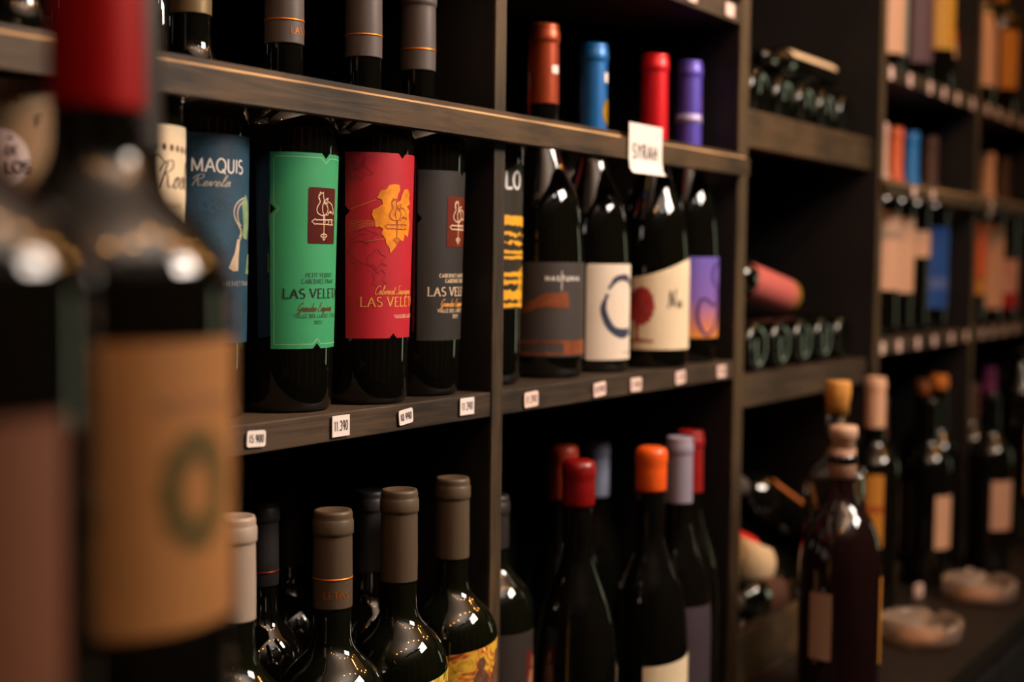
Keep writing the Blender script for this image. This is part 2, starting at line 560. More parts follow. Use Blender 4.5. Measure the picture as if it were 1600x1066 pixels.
# ------------------------------------------------------------------ the shelving
Z_MID, Z_UP, Z_LEDGE = -.1155, .304, -.53
YF, YB = .68, .985
unit = empty('wine_shelving', (0, 0, 0))
tag(unit, 'tall black painted wooden wine shelving with brown stained edges, filled with bottles', 'shelves')
UPR = [(.482, .500), (1.0425, 1.0600), (1.571, 1.599), (2.092, 2.116), (2.646, 2.668), (3.2, 3.224)]
for x0, x1 in UPR:
    p = box('upright', (x0, x1, YF + .0015, YB, Z_LEDGE, .80), M_BLACK, unit)
    box('front_edge', (x0, x1, YF - .0015, YF + .0015, Z_LEDGE, .80), W_EDGE, p, .0008)
box('back_panel', (.482, 3.224, YB, YB + .012, Z_LEDGE, .80), M_BLACK, unit)
box('top_panel', (.482, 3.224, YF, YB, .80, .82), M_BLACK, unit)
for i in (0, 1, 3, 4):
    a, b = UPR[i][1], UPR[i + 1][0]
    box('shelf', (a, b, YF, YB, Z_MID - .0215, Z_MID), W_SHELF, unit, .0012)
    box('shelf', (a, b, YF, YB, Z_UP - .023, Z_UP), W_SHELF, unit, .0012)
def rail(x0, x1):
    bm = box_bm(x0, x1, YF - .0135, YF - .0015, .1035, .1297)
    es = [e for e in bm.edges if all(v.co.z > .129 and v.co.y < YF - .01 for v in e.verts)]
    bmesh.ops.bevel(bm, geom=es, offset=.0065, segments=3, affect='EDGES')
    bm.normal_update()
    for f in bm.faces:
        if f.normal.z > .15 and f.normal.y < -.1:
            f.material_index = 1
    return from_bm('front_rail', bm, [W_RAIL, W_WORN_LIT], unit, smooth=False)
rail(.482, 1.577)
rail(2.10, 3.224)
a, b = UPR[2][1], UPR[3][0]
box('shelf', (a, b, YF + .03, YB, .166, .182), W_SHELF, unit)
box('front_rail', (a, b, YF + .010, YF + .030, .142, .1885), W_RAIL, unit, .002)
box('shelf', (a, b, YF + .010, YB, -.178, -.140), W_SHELF, unit, .002)
box('front_rail', (a, b, YF + .010, YF + .030, Z_LEDGE, -.463), W_RAIL, unit, .002)

cab = empty('base_cabinet', (0, 0, 0))
tag(cab, 'dark wooden base cabinet whose ledge carries the lowest bottles and ashtrays', 'cabinet')
box('ledge', (.40, 3.3, .482, YB + .012, Z_LEDGE - .03, Z_LEDGE), W_LEDGE, cab, .002)
box('carcass', (.42, 3.28, .505, YB + .012, -1.34, Z_LEDGE - .03), M_BLACK, cab)
for k in range(5):
    x0 = .44 + k * .566
    d = box('door', (x0, x0 + .556, .488, .505, -1.30, Z_LEDGE - .05), M_BLACK, cab, .002)
    box('handle', (x0 + .50, x0 + .512, .476, .488, -.80, -.70), mat('dark_metal', '2a2622', .4, 1.0), d, .002)
box('plinth', (.42, 3.28, .53, YB + .012, -1.40, -1.34), M_BLACK, cab)

# ------------------------------------------------------------------ the room
M_WALL = mat('warm_grey_wall', '2e2721', .8, noise=.06, nscale=3)
M_CEIL = mat('pale_ceiling', 'd8d0c8', .8, noise=.03, nscale=3)
M_FLOOR = wood('dark_floor_wood', '1a120d', '33241a', .4, 1.5, 0)
def struct(name, dims, m):
    o = box(name, dims, m)
    o['kind'] = 'structure'
    return o
struct('floor', (-2.5, 5.5, -2.7, 1.02, -1.45, -1.40), M_FLOOR)
struct('ceiling', (-2.5, 5.5, -2.7, 1.02, 1.35, 1.40), M_CEIL)
struct('wall_back', (-2.5, 5.5, 1.002, 1.05, -1.40, 1.35), M_WALL)
struct('wall_front', (-2.5, 5.5, -2.75, -2.7, -1.40, 1.35), M_WALL)
struct('wall_left', (-2.55, -2.5, -2.7, 1.02, -1.40, 1.35), M_WALL)
struct('wall_right', (5.5, 5.55, -2.7, 1.02, -1.40, 1.35), M_WALL)

# unseen door with a glowing pane, added for greenish rims on the bottles
dr = empty('added_door_1', (5.5, -1.15, -1.40))
dr['kind'] = 'structure'
M_RIM_GLOW = mat('rim_glow', 'dfe8d8', .5, emit=(.86, .95, .60), es=1.7)
box('rim_glow_pane', (-.020, -.012, -.24, .24, .70, 2.05), M_RIM_GLOW, dr)
for y0_, y1_, z0_, z1_ in ((-.44, -.24, 0, 2.25), (.24, .44, 0, 2.25), (-.24, .24, 2.05, 2.25), (-.24, .24, 0, .70)):
    box('rim_glow_frame', (-.04, 0, y0_, y1_, z0_, z1_), M_BLACK, dr, .003)
for k in range(7):
    tb_ = box('trim_%d' % (k + 1), (-2.2 + k * 1.1, -1.9 + k * 1.1, -2.70, -2.66, -1.40, 1.35), mat('oak_board', '8a6a48', .6, noise=.15, nscale=8))
    tb_['kind'] = 'structure'
M_LAMP = mat('black_lamp_metal', '181614', .4, .6)
M_BULB = mat('warm_bulb', 'ffb060', .3, emit=(1.0, .42, .10), es=400)
def bulb_lamp(x, y):
    t = empty('pendant_lamp', (x, y, 1.35))
    tag(t, 'small warm bulb hanging from the ceiling in front of the shelves', 'lamp', 'pendant bulbs over the aisle')
    from_bm('cord', lathe_bm([(0, -.12), (.003, -.12), (.003, 0), (0, 0)], 10), M_LAMP, t)
    from_bm('socket', lathe_bm([(0, -.165), (.016, -.165), (.018, -.15), (.014, -.12), (0, -.118)], 16), M_LAMP, t)
    from_bm('bulb', lathe_bm([(0, -.199)] + [(.017 * math.sin(k * PI / 12), -.182 - .017 * math.cos(k * PI / 12)) for k in range(1, 10)] + [(.011, -.166), (0, -.165)], 20), M_BULB, t)
for x, y in BULBS:
    bulb_lamp(x, y)
# the spot panel lamp that lights the shelves: a black housing round the area light above
pl = empty('panel_lamp', PANEL)
tag(pl, 'rectangular ceiling lamp with a black housing turned towards the shelves', 'lamp')
pl.rotation_euler = (Vector(PANEL_T) - Vector(PANEL)).to_track_quat('-Z', 'Y').to_euler()
box('housing', (-.42, .42, -.23, .23, .012, .05), M_LAMP, pl, .004)
from_bm('stem', lathe_bm([(0, .05), (.012, .05), (.012, .16), (0, .16)], 14), M_LAMP, pl)
sl = empty('panel_lamp', SPOT)  # housing of the added highlight source, out of view
tag(sl, 'small white light in a black housing, added for highlights on the glass', 'lamp')
sl.rotation_euler = (Vector((1.0, 0.70, 0.0)) - Vector(SPOT)).to_track_quat('-Z', 'Y').to_euler()
box('housing', (-.16, .16, -.08, .08, .012, .04), M_LAMP, sl, .004)
from_bm('stem', lathe_bm([(0, .04), (.010, .04), (.010, .17), (0, .17)], 14), M_LAMP, sl)
tr = empty('added_uplight', TROUGH)
tag(tr, 'long unseen trough added to throw light up on the ceiling', 'lamp')
box('trough', (-.60, .60, -.05, .05, -.03, .008), M_LAMP, tr, .004)
for q in (-.5, .5):
    from_bm('rod', lathe_bm([(0, .008), (.004, .008), (.004, .55), (0, .55)], 10), M_LAMP, tr).location = (q, 0, 0)

# ------------------------------------------------------------------ bottles on the middle shelf, first bay
def charcap(b, txt='LAS VELETAS', zline=None, start=None, cface=None):
    zb = b['H'] - .072
    foil_line(b, zb + .0178)
    cap_text(b, txt, zb + .0072, 5.0, cface if cface is not None else b['face'], start=start)
VEL = bordeaux(.037, .0415, .213, .250, .0146, .3485)
def notched(u0, v0, u1, v1, nt, nb, nl, d=4.0, hw=4.2):
    pts = [(u0, v0)]
    if nb is not None:
        pts += [(nb - hw, v0), (nb, v0 + d), (nb + hw, v0)]
    pts += [(u1, v0), (u1, nl - hw), (u1 - d, nl), (u1, nl + hw), (u1, v1)]
    if nt is not None:
        pts += [(nt + hw, v1), (nt, v1 - d), (nt - hw, v1)]
    pts += [(u0, v1), (u0, nl + hw), (u0 + d, nl), (u0, nl - hw), (u0, v0)]
    return pts
ROOSTER = [
 [(-1.2, 160.3), (-2.6, 161.1), (-1.8, 162.0), (-2.3, 163.2), (-0.9, 162.8), (-0.9, 165.1), (0.6, 163.8), (2.4, 165.0), (2.4, 162.4), (3.2, 159.6), (3.1, 157.3), (1.8, 154.5), (1.9, 151.1), (3.1, 148.3)],
 [(-1.2, 160.3), (-2.3, 159.6), (-1.2, 159.0), (-0.9, 157.4), (-2.6, 155.1), (-3.8, 152.6), (-3.4, 150.1), (-1.4, 148.4), (1.9, 147.6), (5.1, 148.4), (7.5, 150.5), (7.9, 153.2), (6.1, 155.8), (3.4, 157.4)],
 [(3.4, 157.4), (5.0, 159.4), (8.2, 160.7), (7.1, 158.4), (11.4, 157.2), (14.5, 154.2), (16.2, 149.2), (13.2, 150.2), (10.6, 151.3), (11.9, 149.7), (9.0, 150.1), (8.3, 148.3), (5.8, 148.2)],
 [(7.9, 156.4), (5.7, 157.7), (4.1, 156.2)],
 [(3.0, 147.9), (3.2, 144.9)], [(4.4, 147.9), (4.1, 144.9)], [(3.7, 140.9), (3.7, 134.8)],
 [(-8.4, 143.0), (-5.0, 145.1), (-4.9, 144.2), (15.6, 144.8), (12.8, 142.9), (16.1, 140.8), (-4.9, 141.3), (-5.0, 140.6), (-8.4, 143.0)],
 [(7.6, 144.5), (9.9, 143.0), (7.6, 141.0)], [(3.2, 144.2), (3.2, 141.5)], [(4.8, 144.3), (4.8, 141.6)],
 [(3.7, 134.8), (2.6, 133.6), (0.7, 133.1), (0.7, 131.8), (2.6, 131.6), (2.9, 130.2), (3.7, 129.3), (4.9, 130.3), (5.2, 131.6), (7.1, 132.1), (6.9, 133.2), (4.9, 133.7), (3.7, 134.8)],
 [(3.7, 133.6), (3.7, 131.1)]]
def rooster(sh, wt, dx=0, dy=0):
    for l in ROOSTER:
        l2 = [(a + dx, b + dy) for a, b in l]
        sh.line(cr(l2, 3) if len(l2) > 9 and l is not ROOSTER[7] else l2, wt)
    return sh

M_GREEN = mat('green_label_paper', '2f9b66', .6, noise=.05, nscale=30)
M_GREENL = mat('pale_green_ink', 'a8e0b8', .6)
M_RED = mat('red_label_paper', 'b41228', .55, noise=.06, nscale=30)
M_DKRED = mat('dark_red_ink', '7a1420', .6)
M_EMB = mat('burgundy_foil_patch', '541006', .4, metal=.25)
M_CREAMINK = mat('cream_ink', 'f4d9b8', .5)
M_LEAF = mat('golden_leaf_ink', 'ee8c10', .5, noise=.32, nscale=110)
M_GREY = mat('dark_grey_label_paper', '1f1b19', .6, noise=.05, nscale=60)
M_GOLDINK = mat('gold_ink', 'e8a050', .45)

# green
b = bottle((.827, .7295, Z_MID), 'dark wine bottle with a tall green label, behind the 11.390 tag with pinned corners', VEL, face=263, cap=M_CHAR, capz=.2765)
L = put(b, Sheet().poly(notched(-40.5, 48.3, 40.5, 193.5, 5, -1, 151.8)[:-1]), 'label', M_GREEN, .0003)
put(b, Sheet().line(notched(-37.6, 51.6, 37.6, 190.2, 5, -1, 151.8, 4.0, 4.4), .35), 'border_line', M_GREENL, .0005, L)
E_ = put(b, Sheet().rect(-11.2, 126.6, 19.4, 168.3, 1.6), 'emblem', M_EMB, .0006, L)
put(b, rooster(Sheet(), .62), 'lettering', M_CREAMINK, .0009, L)
sh = Sheet()
text(sh, 'PETIT VERDOT', -12.6, 101.6, 3.0, .40, True, .35, .3, fit=29)
text(sh, 'CABERNET FRANC', -16.0, 97.0, 3.0, .40, True, .35, .3, fit=36)
text(sh, 'LAS VELETAS', -30.8, 86.0, 6.9, 1.25, True, .55, .22, fit=66)
text(sh, 'VALLE DEL MAULE - CHILE', -22.5, 71.4, 2.7, .40, True, .35, .3, fit=49)
text(sh, '2022', -4.6, 66.4, 2.7, .40, True, .35, .3)
put(b, sh, 'lettering', M_INK, .0006, L)
sh = Sheet()
script(sh, 'Grandes Esquinas', -19.5, 76.0, 6.6, .6, squeeze=.86)
put(b, sh, 'lettering', M_BRONZE, .0006, L)
charcap(b, start=-6.2)

# red
VINE = [[(-44.5, 195.0), (-42.1, 190.3), (-39.7, 186.8), (-36.1, 186.9), (-33.8, 191.0), (-32.6, 195.2), (-33.5, 188.7), (-29.6, 185.2), (-26.3, 182.4), (-30.2, 181.1), (-33.1, 182.2), (-36.0, 176.2), (-38.4, 180.9), (-42.0, 179.7), (-45.4, 182.1), (-42.0, 184.4), (-39.7, 186.8)],
 [(-46.9, 141.8), (-43.0, 144.2), (-38.8, 141.9), (-39.4, 136.0), (-33.5, 139.6), (-28.7, 137.3), (-21.4, 135.1), (-27.5, 132.6), (-23.8, 129.7), (-32.2, 130.7), (-29.8, 127.2), (-37.0, 130.1), (-40.5, 127.7), (-45.3, 122.9), (-46.5, 118.1)],
 [(-46.6, 130.0), (-41.7, 131.2), (-37.0, 134.8), (-31.1, 134.9)], [(-46.0, 128.0), (-40, 129.0), (-33, 129.2)], [(-44, 131), (-41, 138), (-42, 141)],
 [(-46.8, 122.8), (-42.9, 118.1), (-44.1, 111.0), (-40.4, 113.4), (-39.2, 107.5), (-42.8, 105.7), (-40.4, 103.3)],
 [(-29.8, 118.3), (-26.2, 119.5), (-22.5, 123.7), (-19.4, 119.6), (-14.7, 117.3), (-18.7, 113.7), (-13.3, 110.1), (-19.9, 111.3), (-22.4, 107.7), (-25.5, 111.2), (-29.1, 110.6), (-30.4, 114.7), (-29.8, 118.3)],
 [(-41.7, 117.0), (-34.5, 112.3), (-27.3, 110.0), (-21.2, 104.1)],
 [(-26, 103), (-22, 105), (-18, 107), (-15, 103), (-18, 99), (-13, 97), (-19, 95), (-21, 90), (-23, 95), (-27, 96), (-24, 99), (-26, 103)]]
LEAF = [(-11.0, 174.0), (-5.8, 174.9), (-0.7, 174.4), (-0.1, 170.3), (-2.4, 166.6), (-3.5, 160.6), (0.7, 162.0), (2.6, 166.9), (5.3, 171.2), (11.0, 171.4), (14.0, 167.6), (12.4, 163.9), (15.2, 159.7), (9.3, 157.8), (14.4, 154.8), (13.0, 150.5), (15.8, 143.3), (12.6, 133.4), (6.9, 135.6), (5.8, 130.2), (0.7, 130.9), (-4.5, 124.6), (-9.1, 120.3), (-9.9, 124.5), (-13.2, 128.1), (-13.5, 131.6), (-17.8, 135.7), (-16.0, 139.3), (-18.9, 141.1), (-22.7, 140.4), (-23.3, 145.7), (-25.8, 150.4), (-25.0, 154.0), (-20.9, 155.9), (-16.4, 159.0), (-17.7, 162.5), (-21.8, 163.3), (-18.4, 169.6), (-13.8, 170.3)]
b = bottle((.9125, .7208, Z_MID), 'dark wine bottle with a red label showing a golden vine leaf', VEL, face=266, cap=M_CHAR, capz=.2765)
L = put(b, Sheet().poly(notched(-48.8, 53.0, 42, 199.0, 0.5, -5.5, 153.0)[:-1]), 'label', M_RED, .0003)
for l in VINE:
    put(b, Sheet().line(cr(l, 3), .42), 'vine_drawing', M_DKRED, .0005, L)
lf = put(b, Sheet().poly([(a - 1.5, q) for a, q in LEAF]), 'golden_leaf', M_LEAF, .0006, L)
put(b, rooster(Sheet(), .45, -8.0, -1.5), 'emblem', M_DKRED, .0009, L)
sh = Sheet()
for k in range(26):
    sh.disc(-43.5 + k * .78, 154.8 + k * .29, .26)
for k in range(20):
    sh.disc(-32 + k * .85, 129.5 + k * .12, .26)
for k in range(5):
    sh.line(cr([(-46, 141 + k * 1.9 - 4), (-32, 145 + k * 1.2 - 4), (-22, 148 + k * .6 - 6)], 4), .16)
put(b, sh, 'dotted_line', M_GOLDINK, .0006, L)
sh = Sheet()
script(sh, 'Cabernet Sauvignon', -24.5, 87.6, 7.2, .55, squeeze=.84)
put(b, sh, 'lettering', M_GOLDINK, .0006, L)
sh = Sheet()
text(sh, 'LAS VELETAS', -36.2, 78.2, 7.4, 1.2, True, .55, .22, fit=70)
put(b, sh, 'lettering', M_GOLDINK, .0006, L)
sh = Sheet()
text(sh, 'VALLE DEL MAULE - CHILE', -5, 69.0, 2.6, .40, True, .35, .3, fit=40)
put(b, sh, 'lettering', M_CREAMINK, .0006, L)
charcap(b, start=14)

# dark grey
b = bottle((.9965, .7277, Z_MID), 'dark wine bottle with a charcoal grey label and small burgundy weathervane patch', VEL, face=279, cap=M_CHAR, capz=.2765)
L = put(b, Sheet().poly(notched(-45, 47.5, 38, 190.5, 3, None, 150)[:-1]), 'label', M_GREY, .0003)
put(b, Sheet().line(notched(-42.8, 50, 36, 188, 3, None, 150, 4, 4.4), .35), 'border_line', mat('mid_grey_ink', '3a3534', .6), .0005, L)
put(b, Sheet().rect(-17.5, 126.6, 12.5, 169.0, 1.2), 'emblem', mat('russet_foil_patch', '6e2410', .4, metal=.2), .0006, L)
put(b, rooster(Sheet(), .65, -6.2, .3), 'lettering', M_CREAMINK, .0009, L)
sh = Sheet()
text(sh, 'CABERNET SAUVIGNON', -24.5, 100.9, 2.9, .52, True, .4, .3, fit=46)
text(sh, 'CABERNET FRANC', -18, 96.4, 2.9, .52, True, .4, .3, fit=34)
text(sh, 'LAS VELETAS', -35.5, 85.2, 7.2, 1.05, True, .55, .22, fit=68)
text(sh, 'VALLE DEL MAULE - CHILE', -25.5, 71.2, 2.9, .52, True, .4, .3, fit=50)
text(sh, '2022', -7.5, 66.2, 2.9, .52, True, .4, .3)
put(b, sh, 'lettering', M_CREAMINK, .0006, L)
sh = Sheet()
script(sh, 'Grandes Esquinas', -23, 76.0, 6.6, .65, squeeze=.86)
put(b, sh, 'lettering', M_GOLDINK, .0006, L)
charcap(b, start=17)

# blue one with the horn picture
MAQ = bordeaux(.0385, .0415, .218, .268, .0146, .349)
M_BLUE = mat('deep_blue_label_paper', '1f4259', .5, noise=.35, nscale=45)
b = bottle((.742, .7425, Z_MID), 'dark wine bottle with a deep blue label picturing a stirrup like horn', MAQ, face=249, cap=mat('pewter_capsule', '8c7a58', .35, metal=.5), capz=.287)
L = put(b, Sheet().rect(-26, 55.0, 62, 201.5), 'label', M_BLUE, .0003)
sh = Sheet()
text(sh, 'MAQUIS', -17.2, 174.6, 9.4, 1.25, False, .12, .14, fit=43)
put(b, sh, 'lettering', M_WHITE, .0006, L)
sh = Sheet()
script(sh, 'Revela', -18.5, 164.6, 8.2, .75, squeeze=1.5)
put(b, sh, 'lettering', mat('pale_silver_ink', 'b4aea2', .5), .0006, L)
sh = Sheet()
text(sh, 'CABERNET FRANC', 4, 95.5, 3.2, .4, False, 0, .3, fit=36)
put(b, sh, 'lettering', mat('pale_silver_ink', 'b4aea2', .5), .0006, L)
sh = Sheet()
for l in ([(29.0, 158.0), (21.3, 155.1), (16.7, 149.9), (17.2, 143.6), (22.4, 137.4), (24.9, 133.7), (22.5, 129.2)], [(29.0, 156.1), (22.4, 152.0), (20.2, 147.5), (21.3, 141.2), (24.8, 137.5)], [(24.5, 136), (25, 131), (24, 128)]):
    sh.line(cr(l, 5), 1.1)
sh.poly([(20.3, 128.5), (23.6, 128.6), (22.0, 115.8), (21.6, 106.3), (16.3, 105.9), (11.6, 108.2), (17.3, 118.3)])
put(b, sh, 'emblem', mat('bone_ink', 'c9b7a0', .5, noise=.15, nscale=150), .0006, L)
sh = Sheet()
sh.poly([(31.4, 160.5), (36, 157), (40, 149), (40, 138), (36, 128.2), (28.6, 129.3), (25.4, 132.4), (28.5, 137.6), (27.1, 146.5), (25.8, 154.0)])
sh.poly([(38, 118), (44, 118), (44, 103.5), (33, 104)])
put(b, sh, 'emblem', mat('sage_ink', '7d9a72', .5, noise=.3, nscale=160), .0006, L)
sh = Sheet()
for cx, cy, r in ((-8, 152, 4), (-2, 150, 3), (4, 154, 4.5), (-12, 138, 4.5), (12, 153, 3), (2, 128, 4), (8, 124, 3), (-5, 122, 2.4), (20, 188, 6), (-14, 190, 4)):
    sh = Sheet().line(arc(cx, cy, r, r, 0, 360, 16), .3)
    sh.line(arc(cx, cy, r * .55, r * .6, 0, 300, 12), .3)
    put(b, sh, 'ring_drawing', mat('slate_ink', '3f6680', .5), .0006, L)

# cream script label beside it
b = bottle((.662, .7237, Z_MID), 'dark wine bottle with a cream label in looping script, beside the blue label', bordeaux(.039, .040, .215, .26, .0146, .33), glass=M_GLASSG, face=277, cap=M_CHAR, capz=.27)
L = put(b, Sheet().rect(-45, 60, 34, 201), 'label', M_CREAM, .0003)
sh = Sheet()
for k in range(7):
    sh.disc(-13 + k * 6.2, 186.5 - .15 * k * k * .3, 1.5 if k < 5 else 1.2, 2.3)
put(b, sh, 'emblem', mat('brown_ink', '4a2416', .6), .0006, L)
sh = Sheet()
script(sh, 'Rock', -13, 160.0, 18, 1.0, slant=.25, contrast=.6, squeeze=1.05)
sh.line(cr([(-24, 150), (-18, 172), (-12, 181), (-6, 176)], 6), .7)
text(sh, 'ORGANIC', -10, 147.5, 3.4, .4, False, 0, .35)
put(b, sh, 'lettering', M_INK, .0006, L)

# cream label with a round sticker at the far end of the first bay
b = bottle((.575, .722, Z_MID), 'pale brown labelled bottle with gold capitals and a round white sticker', bordeaux(.042, .043, .222, .27, .0146, .335), face=228, cap=M_PALEGREY, capz=.28)
L = put(b, Sheet().rect(-48, 50, 60, 218), 'label', mat('tan_label_paper', 'a08262', .65, noise=.05), .0003)
sh = Sheet()
text(sh, 'CA', -16, 204, 8, 1.3, False, 0, 1.1)
put(b, sh, 'lettering', mat('gold_foil', 'c98a28', .35, metal=.8), .0006, L)
sh = Sheet()
text(sh, 'F', 13, 190, 7, 1.1)
put(b, sh, 'lettering', M_INK, .0006, L)
stk = put(b, Sheet().disc(-8, 171, 18), 'sticker', mat('sticker_paper', 'e8d9dc', .6), .0007, L)
sh = Sheet()
text(sh, 'LOS', -3, 164, 6, 1.4)
text(sh, 'DE', -3, 174, 4.5, .9)
text(sh, 'A', -2, 182, 3.5, .7)
put(b, sh, 'lettering', M_INK, .0009, L)

# second row behind the first bay
for x, y, lab_, cp_ in ((.80, .842, 'dark wine bottle standing behind the green labelled bottle on the middle shelf', M_CHAR),
                        (.70, .845, 'dark wine bottle standing behind the blue labelled bottle on the middle shelf', M_CHAR)):
    bb = bottle((x, y, Z_MID), lab_, VEL, face=262, cap=None)
    put(bb, Sheet().rect(-38, 48, 40, 193), 'label', M_GREEN if x > .75 else M_GREY, .0003)

# ------------------------------------------------------------------ price tags and the grape card
def price_tag(x, z, wd, ht, s, label, group, yf=YF - .0015, rr=2.0, rot=0.0, ink=True, pink=False):
    m = mat('pink_white_tag', 'eecfc4', .7) if pink else M_PAPER
    sh = Sheet().rect(-wd / 2, -ht / 2, wd / 2, ht / 2, rr)
    fn = lambda u, v: (u, 0, v)
    o = sh.plane(fn, 'price_tag', m, None)
    me = o.data
    bm = bmesh.new()
    bm.from_mesh(me)
    r = bmesh.ops.extrude_face_region(bm, geom=list(bm.faces))
    for v in [g for g in r['geom'] if isinstance(g, bmesh.types.BMVert)]:
        v.co.y -= .0006
    bmesh.ops.recalc_face_normals(bm, faces=list(bm.faces))
    bm.to_mesh(me)
    bm.free()
    o.location = (x, yf - .0001, z)
    o.rotation_euler = (0, rot, 0)
    tag(o, label, 'price tag', group)
    if ink and s:
        t = Sheet()
        text(t, s, -wd * .40, -ht * .22, ht * .46, .85, False, .2, .2, fit=wd * .78)
        t.plane(lambda u, v: (u, -.0008, v), 'lettering', mat('blue_ink', '141030', .6), o)
    return o
TG = 'handwritten price tags on the shelf edges'
price_tag(.7405, -.1262, 19, 11.5, '15.900', 'rounded white price tag reading 15.900 beneath the blue labelled bottle', TG, rot=.06)
price_tag(.8335, -.1257, 20.5, 16, '11.390', 'square white price tag reading 11.390 beneath the green labelled bottle', TG, rr=0)
price_tag(.9155, -.1258, 18.5, 12, '10.990', 'rounded white price tag reading 10.990 beneath the red labelled bottle', TG, rot=-.1)
price_tag(1.003, -.1245, 21, 14.5, '11.390', 'square white price tag reading 11.390 beneath the charcoal grey labelled bottle', TG, rr=0)
for x, z, s, lb in ((1.108, -.1265, '11.390', 'small white price tag beneath the bottle with the copper landscape label'),
                    (1.238, -.1265, '10.990', 'small white price tag beneath the gap before the white brush circle label'),
                    (1.3165, -.1270, '15.900', 'small white price tag beneath the bottle with the white brush circle label'),
                    (1.423, -.1262, '11.390', 'small white price tag beneath the red tree label'),
                    (1.533, -.1262, '10.990', 'small white price tag beneath the purple label next to the upright')):
    price_tag(x, z, 24, 14, s, lb, TG, rr=2.5, rot=random.uniform(-.08, .08), pink=True)
price_tag(1.435, .293, 24, 15, '', 'white price tag on the top shelf edge, nearer the camera of two', TG, rr=3, pink=True)
price_tag(1.537, .2925, 24, 15, '', 'white price tag on the top shelf edge close to the upright', TG, rr=3, pink=True)

card = Sheet().rect(-37, -24, 37, 26)
cf = lambda u, v: (u, -.0012 - (0.005 * max(0, (-v - .014) / .010) ** 2), v)
o = card.plane(cf, 'grape_card', M_PAPER, None)
o.location = (1.303, YF - .0140, .1135)
tag(o, 'white paper card reading SYRAH hanging on the front rail', 'card')
bm = bmesh.new(); bm.from_mesh(o.data)
r = bmesh.ops.extrude_face_region(bm, geom=list(bm.faces))
for v in [g for g in r['geom'] if isinstance(g, bmesh.types.BMVert)]:
    v.co.y -= .0005
bmesh.ops.recalc_face_normals(bm, faces=list(bm.faces))
bm.to_mesh(o.data); bm.free()
t = Sheet()
text(t, 'SYRAH', -29, -9, 14, 2.6, False, .2, .25, fit=54)
t.plane(lambda u, v: (u, -.0020, v), 'lettering', mat('grey_ink', '1e1a1c', .6), o)

# ------------------------------------------------------------------ middle shelf, second bay
b = bottle((1.1155, .738, Z_MID), 'slim dark bottle with torn yellow strips printed on it, beside the upright', bordeaux(.036, .0368, .225, .262, .0146, .32), face=250, cap=None)
sh = Sheet()
M_YEL = mat('yellow_ink', 'e8a81c', .5)
L = put(b, Sheet().rect(-40, 71, 42, 205), 'label', mat('black_gloss_label', '2c261c', .4), .0003)
for z0, z1, jag in ((148, 157, 2), (138, 141, 4), (122, 125, 1), (117, 120, 1), (94, 98, 2), (101, 105, 1), (80, 88, 3), (66 + 7, 76, 2), (131, 133, 5)):
    pts = [(-40 + 82 * k / 24, z0 + random.uniform(-jag, jag) * .5) for k in range(25)] + [(42 - 82 * k / 24, z1 + random.uniform(-jag, jag) * .5) for k in range(25)]
    sh.poly(pts)
for x0 in (18, 24, 30):
    sh.rect(x0, 76, x0 + 3, 100 + x0 * .4)
put(b, sh, 'emblem', M_YEL, .0006, L)
sh = Sheet()
text(sh, 'LO', -2.6, 182, 15.5, 2.6, False, 0, .14, squeeze=.9)
put(b, sh, 'lettering', M_WHITE, .0006, L)

BURG = burgundy(.043, .118, .350)
b = bottle((1.23, .7428, Z_MID), 'sloping shouldered bottle with charcoal label and copper landscape, copper capsule', burgundy(.043, .120, .350), face=255, cap=mat('copper_capsule', 'a44424', .35, metal=.45), capz=.272)
L = put(b, Sheet().rect(-58, 21.5, 40, 114.6), 'label', mat('slate_label_paper', '362f2c', .6, noise=.06), .0003)
sh = Sheet()
sh.poly([(-48.3, 75.0), (-40.9, 77.5), (-33.1, 82.3), (-28.4, 84.7), (-17.1, 84.0), (-11.9, 85.6), (-4.3, 84.8), (-3.0, 69.8), (-13.4, 69.8), (-26.7, 70.6), (-36.1, 69.7), (-49.0, 64.7), (-54.2, 63.8)])
sh.rect(-56, 34.8, 30, 37.5).rect(-56, 23.5, 30, 25.8).rect(-9.2, 25.8, 30, 34.8)
put(b, sh, 'emblem', mat('copper_ink', '8c4a2a', .45, metal=.3, noise=.35, nscale=70), .0006, L)
sh = Sheet()
text(sh, 'NASTUNIA', -29, 96.6, 4.2, 1.0, False, 0, .35, fit=40)
sh.line([(-12, 87), (-12, 106)], .7)
put(b, sh, 'lettering', M_WHITE, .0006, L)
o = Sheet().rect(-5, 302, 5, 310, 1)
put(b, o, 'price_sticker', M_PAPER, .0004, b['cap'], 262, b['cp'], .0155)

b = bottle((1.262, .835, Z_MID), 'wine bottle with a red capsule standing behind the copper capsule bottle', burgundy(.041, .118, .336), face=262, cap=mat('red_capsule', 'd02434', .38, metal=.2), capz=.25)
put(b, Sheet().rect(-5, 300, 8, 313, 1), 'price_sticker', M_PAPER, .0004, b['cap'], 262, b['cp'], .0155)

b = bottle((1.325, .739, Z_MID), 'bottle with a white label bearing a dark brush circle, blue capsule', burgundy(.042, .112, .343), face=262, cap=mat('blue_capsule', '1868b0', .36, metal=.25), capz=.245)
L = put(b, Sheet().rect(-43, 13.5, 33, 113.4, 3), 'label', mat('warm_white_paper', 'dccdbb', .65), .0003)
sh = Sheet()
for off in (-1.6, 0, 1.6):
    sh.line(cr([(-18 + off, 89 + off), (-12.1, 96.1 + off), (-2.9, 99.4 + off * .6), (10.1, 98.1 + off), (20, 90)], 5), 3.0, -.5)
    sh.line(cr([(-20.5 - off * .5, 82), (-24.8 + off, 68.7), (-22.0 + off, 57.1 + off), (-16.2 + off, 47.9 + off), (-8.8, 42.7 + off * 1.6), (3.0, 40.7 + off * 1.8), (16, 43 + off)], 5), 3.2, -.4)
put(b, sh, 'emblem', mat('indigo_ink', '28304a', .6), .0006, L)
sh = Sheet()
